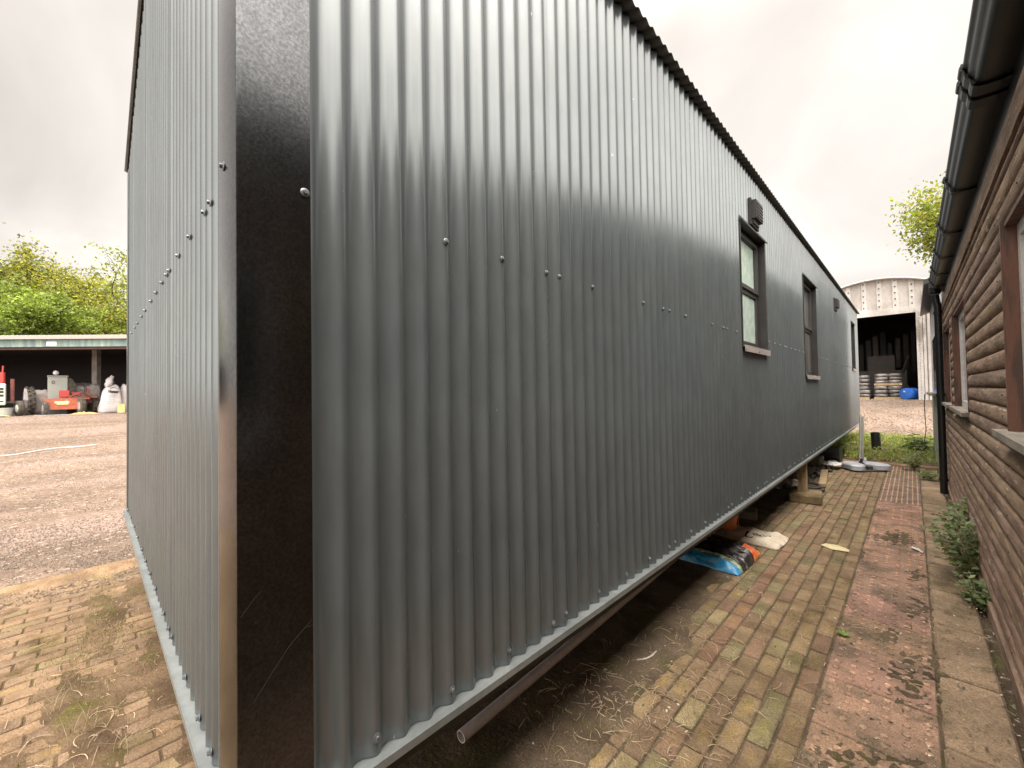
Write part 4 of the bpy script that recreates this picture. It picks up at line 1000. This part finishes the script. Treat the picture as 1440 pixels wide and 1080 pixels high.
mb = MB(); mb.prism([bp(-16, -.62, EV+.13), bp(-16, -.62, EV+.19), bp(-16, 7, EV+.5), bp(-16, 7, EV+.4)], bx*25); obj('roof', mb, M['barn_edge'], barn)
mb = MB(); bbx(mb, (-16, -.49, EV-.48), (9, -.2, EV-.28)); obj('beam', mb, M['barn_red'], barn)
for a in (-8.7, -1.2, 6.3):
    mb = MB(); bbx(mb, (a-.13, 2.9, -.2), (a+.13, 3.16, EV-.11)); obj('post', mb, M['concrete'], barn)
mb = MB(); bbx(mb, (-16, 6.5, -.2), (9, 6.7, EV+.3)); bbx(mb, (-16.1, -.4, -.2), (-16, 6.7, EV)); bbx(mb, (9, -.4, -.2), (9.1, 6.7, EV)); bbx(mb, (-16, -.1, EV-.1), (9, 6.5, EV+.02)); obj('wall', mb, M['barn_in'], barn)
mb = MB(); bbx(mb, (-.27, -.56, EV-.30), (.18, -.552, EV-.12)); obj('plate', mb, M['white'], barn)
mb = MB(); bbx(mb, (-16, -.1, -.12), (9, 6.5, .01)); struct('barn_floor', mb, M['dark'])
# things parked in the barn face the camera side of the yard
v_ = at(90, 560, 20)-Vector((0, 0, H)); v_.z = 0; by = v_.normalized(); bx = Vector((by.y, -by.x, 0))*.68
RB = Matrix((bx, by, Vector((0, 0, 1)))).transposed(); BO = BO+by*.5
def wheel(par, a, b, r, wd, hub, lugs=False, yaw=0, mt='tyre', hm='baggrey'):
    R = RB @ Matrix.Rotation(yaw, 3, 'Z'); c = bp(a, b, r)
    m_ = MB(); m_.lathe(c, [(r*.5, -wd*.42), (r*.85, -wd/2), (r*.97, -wd*.4), (r, -wd*.2), (r, wd*.2), (r*.97, wd*.4), (r*.85, wd/2), (r*.5, wd*.42)], 'X', 26, R=R)
    if lugs:
        for k in range(18):
            t = 2*PI*k/18
            for s_ in (-1, 1):
                q = Vector((s_*wd*.24, r*1.0*math.cos(t+s_*.09), r*1.0*math.sin(t+s_*.09))); m_.cbox(c+R @ q, (wd*.5, .07, .06), (1, 1, 1), R @ Matrix.Rotation(t, 3, 'X') @ Matrix.Rotation(s_*.5, 3, 'Z'))
    o_ = obj('wheel', m_, M[mt], par, 40)
    m_ = MB(); m_.lathe(c, [(r*.2, -wd*.5), (r*.5, -wd*.43), (r*.5, wd*.43), (r*.2, wd*.5)], 'X', 16, R=R); obj('hub', m_, M[hm], o_, 40)
# orange mower
mw = thing('orange_mower', 'faded orange ride on mower with a wide front deck, facing the yard', 'mower', bp(0, 0, 0))
mb = MB(); A = [(-.95, .78), (.95, .78), (.90, .45), (.72, .26), (-.78, .26), (-.93, .50)]
mb.prism([bp(a, -.35, z) for a, z in A], by*.14); mb.prism([bp(a, -.2, z) for a, z in ((-1.05, .74), (1.3, .74), (1.3, .80), (-1.05, .80))], by*.9); bbx(mb, (-.7, -.36, .26), (.6, -.352, .31)); obj('deck', mb, M['orange'], mw)
mb = MB(); bbx(mb, (-.45, -.37, .56), (.25, -.351, .66)); bbx(mb, (-.35, -.376, .50), (.2, -.3505, .555)); obj('emblem', mb, M['yellow'], mw)
mb = MB(); mb.bbox(bp(.02, .25, 1.02), (.55, .5, .36), .04, (1, 1, 1), RB); mb.bbox(bp(.62, .4, .98), (.5, .6, .26), .03, (.8, .8, .8), RB); obj('engine_cover', mb, M['orangep'] if 'orangep' in M else M['redpaint'], mw)
mb = MB(); bbx(mb, (.2, -.1, .80), (1.7, .9, .95)); bbx(mb, (.9, .2, .55), (1.6, .8, .80)); bbx(mb, (1.2, .1, .95), (1.35, .4, 1.25)); mb.tube([bp(.35, -.1, .9), bp(.9, -.2, 1.1), bp(1.4, -.1, .85)], .03, 6); mb.tube([bp(1.1, .4, .9), bp(1.15, .3, 1.35)], .02, 6); torus(mb, bp(1.16, .28, 1.36), .17, .016, RB @ Matrix.Rotation(.5, 3, 'X'), 18, 6); obj('frame', mb, M['rust'], mw)
wheel(mw, -.92, -.25, .34, .26, .1, yaw=PI/2*0+.3); wheel(mw, .85, -.42, .42, .32, .1, yaw=.35); wheel(mw, 1.55, .5, .46, .34, .1, True, yaw=.25, hm='rust'); wheel(mw, .3, 1.2, .40, .3, .1, True, hm='rust')
# grey cabinet behind
cb_ = thing('steel_cabinet', 'grey green steel cabinet with a round lamp on top behind the mower', 'cabinet', bp(-.2, 1.3, 0))
mb = MB(); mb.bbox(bp(-.32, 1.25, 1.12), (1.02, .8, 1.55), .03, (1, 1, 1), RB); mb.bbox(bp(-.32, 1.25, 1.93), (1.08, .86, .08), .02, (.8, .8, .8), RB); bbx(mb, (-.8, .9, 0), (.15, 1.6, .345), (.5, .5, .5)); obj('cabinet_body', mb, M['cabinet'], cb_)
mb = MB(); mb.blob(bp(-.42, 1.2, 2.11), (.11, .11, .12), 12, 8, 0); obj('lamp', mb, M['bagwhite'], cb_, True)
mb = MB(); torus(mb, bp(-.55, .845, 1.62), .07, .015, RB @ Matrix.Rotation(PI/2, 3, 'X'), 14, 6); obj('handle', mb, M['dark'], cb_)
mb = MB(); mb.prism([bp(.2, .9, .2), bp(.2, .9, 1.86), bp(.42, .9, 1.8), bp(.62, .9, 1.45), bp(.62, .9, .2)], by*.75); obj('side_guard', mb, M['tyre'], cb_)
# tractor, front at the left edge
tr = thing('tractor', 'old cream nosed tractor with a red exhaust stack parked in the barn', 'tractor', bp(-3.4, 0, 0))
ta = pa(12)
mb = MB(); mb.bbox(bp(-3.30, .35, 1.05), (.62, 1.3, .72), .06, (1, 1, 1), RB); bbx(mb, (-3.5, 1.0, .5), (-3.0, 2.6, .95)); bbx(mb, (-3.55, -.2, .62), (-2.3, -.05, .70)); obj('hood', mb, M['dark'], tr)
mb = MB(); mb.bbox(bp(-3.02, -.36, 1.02), (.76, .12, .98), .05, (1, 1, 1), RB); mb.blob(bp(-3.1, -.3, 1.54), (.12, .1, .08), 10, 6, 0); g = obj('nose', mb, M['cream'], tr, 40)
mb = MB()
for z_ in (.68, .92, 1.08, 1.22): bbx(mb, (-3.30, -.435, z_), (-2.74, -.421, z_+(.05 if z_ < .9 else .10)))
obj('grille', mb, M['black'], g)
mb = MB(); mb.tube([bp(-2.84, .1, 1.3), bp(-2.84, .1, 2.05)], .085, 12); mb.tube([bp(-2.84, .1, 2.05), bp(-2.82, .1, 2.35)], .03, 8); obj('exhaust', mb, M['redpaint'], tr, 40)
mb = MB(); mb.tube([bp(-2.42, .25, .7), bp(-2.42, .25, 1.75)], .07, 10); bbx(mb, (-2.44, .3, .6), (-2.3, 1.2, .72)); obj('lift_arm', mb, M['rust'], tr)
mb = MB()
for k in range(9):
    a0, a1 = PI*(.05+.1*k), PI*(.05+.1*(k+1)); 
    mb.prism([bp(-1.95, 1.3-.72*math.cos(a0), .62+.72*math.sin(a0)), bp(-1.95, 1.3-.72*math.cos(a1), .62+.72*math.sin(a1)), bp(-1.95, 1.3-.69*math.cos(a1), .62+.69*math.sin(a1)), bp(-1.95, 1.3-.69*math.cos(a0), .62+.69*math.sin(a0))], bx*.4)
obj('mudguard', mb, M['baggrey'], tr)
wheel(tr, -2.08, -.15, .36, .3, .1, yaw=.5, hm='cream'); wheel(tr, -1.72, 1.2, .68, .36, .1, True, yaw=.3); wheel(tr, -4.5, 1.3, .68, .36, .1, True); wheel(tr, -4.2, -.1, .36, .24, .1)
mb = MB(); bbx(mb, (-3.5, 1.7, .95), (-3.0, 2.2, 1.1)); bbx(mb, (-3.5, 2.1, 1.1), (-3.0, 2.25, 1.5)); obj('seat', mb, M['black'], tr)
# bulk bags
def bulk(a, b, w_, d_, h_, m_, label, sd_, name='bulk_bag', grp=None, top=0., sk=0.):
    t = thing(name, label, 'bulk bag', bp(a, b, 0), grp)
    mb = MB(); mb.blob(bp(a, b, h_/2), (w_/2, d_/2, h_/2), 24, 18, .06, (1, 1, 1), 0, sd_, RB, .38)
    for i, v in enumerate(mb.v):
        q = Vector(v)-BO; u_ = q.dot(bx)/bx.length_squared-a; z_ = q.z; f = max(0, min(1, z_/h_)); nu = u_*(1-.22*f if top == 0 else 1-top*f)+sk*f
        w2 = BO+bx*(a+nu)+by*q.dot(by)+Vector((0, 0, max(0.005, z_+.06*nz(u_*5, z_*5, sd_)*f))); mb.v[i] = tuple(w2)
    obj('bag_body', mb, M[m_], t, True); return t
t = bulk(pa(159)+.02, .3, 1.6, 1.1, 1.36, 'bagwhite', 'big white printed bulk bag leaning with a rolled spout on top', 4, grp='white bulk bags in the barn', top=.42, sk=.14)
mb = MB(); mb.blob(bp(pa(160)-.05, .2, 1.62), (.22, .2, .34), 12, 10, .25, (1, 1, 1), 0, 9, RB @ Matrix.Rotation(.5, 3, 'Y')); mb.blob(bp(pa(160)+.25, .3, 1.3), (.3, .25, .2), 12, 8, .2, (1, 1, 1), 0, 3, RB); obj('spout', mb, M['bagwhite'], t, True)
Rf = RB @ Matrix.Rotation(PI/2, 3, 'X') @ Matrix.Rotation(-.06, 3, 'Z')
text('print', 'Nutter', .21, M['ink'], bp(pa(164)+.0, -.30, 1.12), Rf, t, ext=.03, bold=True)
mb = MB()
for k in range(6): mb.tube([bp(pa(164)-.16+.065*k, -.26, 1.25+.07*math.sin(PI*k/5)+.01), bp(pa(164)-.12+.065*k, -.26, 1.27+.07*math.sin(PI*(k+.5)/5)+.01)], .016, 6)
obj('logo', mb, M['ink'], t)
mb = MB()
for k, (l_, r_) in enumerate(((-.2, .25), (-.24, .15), (-.24, .12), (-.3, .2), (-.3, .1))): bbx(mb, (pa(162)+l_, -.268, .92-k*.11), (pa(162)+r_, -.25, .935-k*.11))
obj('small_print', mb, M['inkpink'], t)
bulk(pa(190)+.1, .55, 1.3, 1.1, 1.50, 'bagwhite', 'plain white bulk bag beside the printed one, half behind the cabin corner', 7, grp='white bulk bags in the barn', top=.15)
bulk(pa(57), 1.5, 1.0, 1.0, 1.25, 'baggrey', 'dark grey bulk bag between the tractor wheel and the steel cabinet', 11, top=.05)
t = bulk(pa(118), 1.9, 1.3, 1.0, 1.6, 'bagsilver', 'pale bulk bag with a black strap behind the mower', 13, top=.05)
mb = MB(); bbx(mb, (pa(122), 1.33, 1.15), (pa(126), 1.40, 1.58)); obj('strap', mb, M['black'], t)
bulk(pa(134), 1.7, 1.05, 1.0, 1.55, 'baggrey', 'grey crumpled bulk bag just left of the concrete barn post', 15, top=.1)
mb = MB(); mb.bbox(bp(pa(176), -.5, .22), (.42, .4, .46), .03, (1, 1, 1), RB); mb.bbox(bp(pa(176), -.5, .46), (.36, .34, .03), .01, (.8, .8, .8), RB); tag(obj('yellow_box', mb, M['yellow']), 'pale yellow box on the gravel in front of the white bags', 'box')
mb = MB(); mb.lathe(bp(pa(13), -.45, 0), [(.20, 0), (.25, .36), (.265, .37), (.265, .40), (.24, .40)], n=18); tag(obj('white_tub', mb, M['cabinet'], None, 40), 'dirty white tub below the tractor axle', 'tub')
mb = MB(); mb.grid(16, 10, lambda i, j: tuple(bp(-1.4+2.6*i/15, -.9+.8*j/9+.1*nz(i*.4, 2), .02+.012*nz(i, j)))); o_ = tag(obj('blue_tarp', mb, M['tarp'] if 'tarp' in M else M['greyplastic'], None, True), 'flat blue grey tarpaulin on the ground under the mower', 'tarpaulin'); o_.modifiers.new('s', 'SOLIDIFY').thickness = .01
mb = MB(); mb.grid(22, 10, lambda i, j: tuple(bp(.3+1.5*i/21, -1.5+.9*j/9, .03+.12*max(0, math.sin(PI*i/21))*max(0, math.sin(PI*j/9))*(.7+.6*nz(i*.5, j*.5))))); o_ = tag(obj('crumpled_sack', mb, M['ochre'], None, True), 'flat crumpled yellow sack on the gravel before the mower', 'sack'); o_.modifiers.new('s', 'SOLIDIFY').thickness = .01
mb = MB(); mb.grid(16, 8, lambda i, j: tuple(bp(-3.6+1.2*i/15, -1.3+.6*j/7, .03+.06*max(0, math.sin(PI*i/15))*(1+nz(i*.6, j*.6))))); o_ = tag(obj('crumpled_sack', mb, M['yellow'], None, True), 'pale yellow sack lying flat in front of the tractor', 'sack'); o_.modifiers.new('s', 'SOLIDIFY').thickness = .01
# ------------------------------------------------------------------ trees
def tree(base, h, cr, n, label, cols, seed, lsz=.2, open_=.0, low=1):
    r2 = random.Random(seed); t = thing('tree', label, 'tree', base, 'trees behind the yard'); tk = MB(); lf = MB(); B = Vector(base); tips = []
    def br(p, d, ln_, r, lv):
        pts = [p.copy()]; q = p.copy(); dd = d.copy()
        for k in range(5):
            dd = (dd+Vector((r2.uniform(-.22, .22), r2.uniform(-.22, .22), r2.uniform(-.05, .16)))).normalized(); q = q+dd*ln_/5; pts.append(q.copy())
        tk.tube(pts, [r*(1-.13*k) for k in range(6)], 6 if lv < 2 else 4, False)
        if lv >= 2: tips.extend([pts[2], pts[3], pts[4], pts[5]])
        if lv < 3:
            for k in range(r2.randint(4, 5) if lv else 8):
                b = pts[r2.randint(2 if lv else low, 5)]; a = r2.uniform(0, 6.28); s_ = r2.uniform(.55, 1.1); v = (dd+Vector((math.cos(a), math.sin(a), r2.uniform(-.1, .5)))*s_*1.25).normalized(); br(b, v, ln_*r2.uniform(.55, .75), r*.5, lv+1)
    br(B, Vector((r2.uniform(-.05, .05), r2.uniform(-.05, .05), 1)), h*.50, h*.017, 0)
    # keep the crown in an ellipsoid
    cc = B+Vector((0, 0, h*.60)); cl = []
    for tp_ in tips: cl.append((tp_, r2.uniform(.5, 1.15)*cr*.16, r2.uniform(.6, 1.3)))
    m_ = int(len(cl)*(.8-open_)); r2.shuffle(cl); cl = cl[:max(20, m_)]
    for i in range(n):
        c, rr_, br_ = cl[r2.randrange(len(cl))]; v = Vector((r2.gauss(0, 1), r2.gauss(0, 1), r2.gauss(0, .6)))*rr_*.75; p_ = c+v
        g = br_*r2.uniform(.7, 1.3); k = r2.choice(cols); leafmb(lf, p_, lsz*r2.uniform(.5, 1.2), (r2.uniform(-1, 1), r2.uniform(-1, 1), r2.uniform(.1, 1)), r2.uniform(0, 6.28), (k[0]*g, k[1]*g, k[2]*g))
    obj('trunk', tk, M['bark'], t, True); obj('crown', lf, M['leaf'], t); return t
Y1 = [(.32, .31, .04), (.40, .36, .05), (.22, .24, .035)]; Y2 = [(.18, .25, .035), (.26, .32, .045)]; Y3 = [(.22, .20, .06), (.17, .18, .05)]
def tb(px, d): q = at(px, 560, d); q.z = .7; return q
tree(tb(28, 36), 12.9, 5, 34000, 'bushy olive green tree at the far left behind the barn', Y3+Y1, 3, .31)
tree(tb(-60, 40), 13.4, 6, 20000, 'broad tree at the left picture edge behind the barn', Y1+Y3, 4, .32)
tree(tb(5, 30), 9.6, 4.5, 22000, 'lower bright green tree just above the barn roof at left', Y2, 5, .26)
tree(tb(78, 38), 13.0, 5, 30000, 'mid tree with a dark branching crown over the barn roof', Y1+Y3, 6, .31)
tree(tb(128, 37), 12.8, 5, 20000, 'open yellow green tree with bare branches showing, above the barn', Y1, 8, .26, .25)
tree(tb(160, 39), 12.9, 5, 30000, 'yellow tree nearest the cabin corner behind the barn', Y1, 9, .29, .05)
tree(tb(215, 39), 13.0, 5, 12000, 'thin leaved tree mostly hidden behind the grey cabin', Y1+Y2, 10, .28, .2)
tree((2.55, 22.8, .6), 9.2, 3.6, 24000, 'green tree showing above the gutter of the log building', Y2+Y1, 14, .17, low=4)
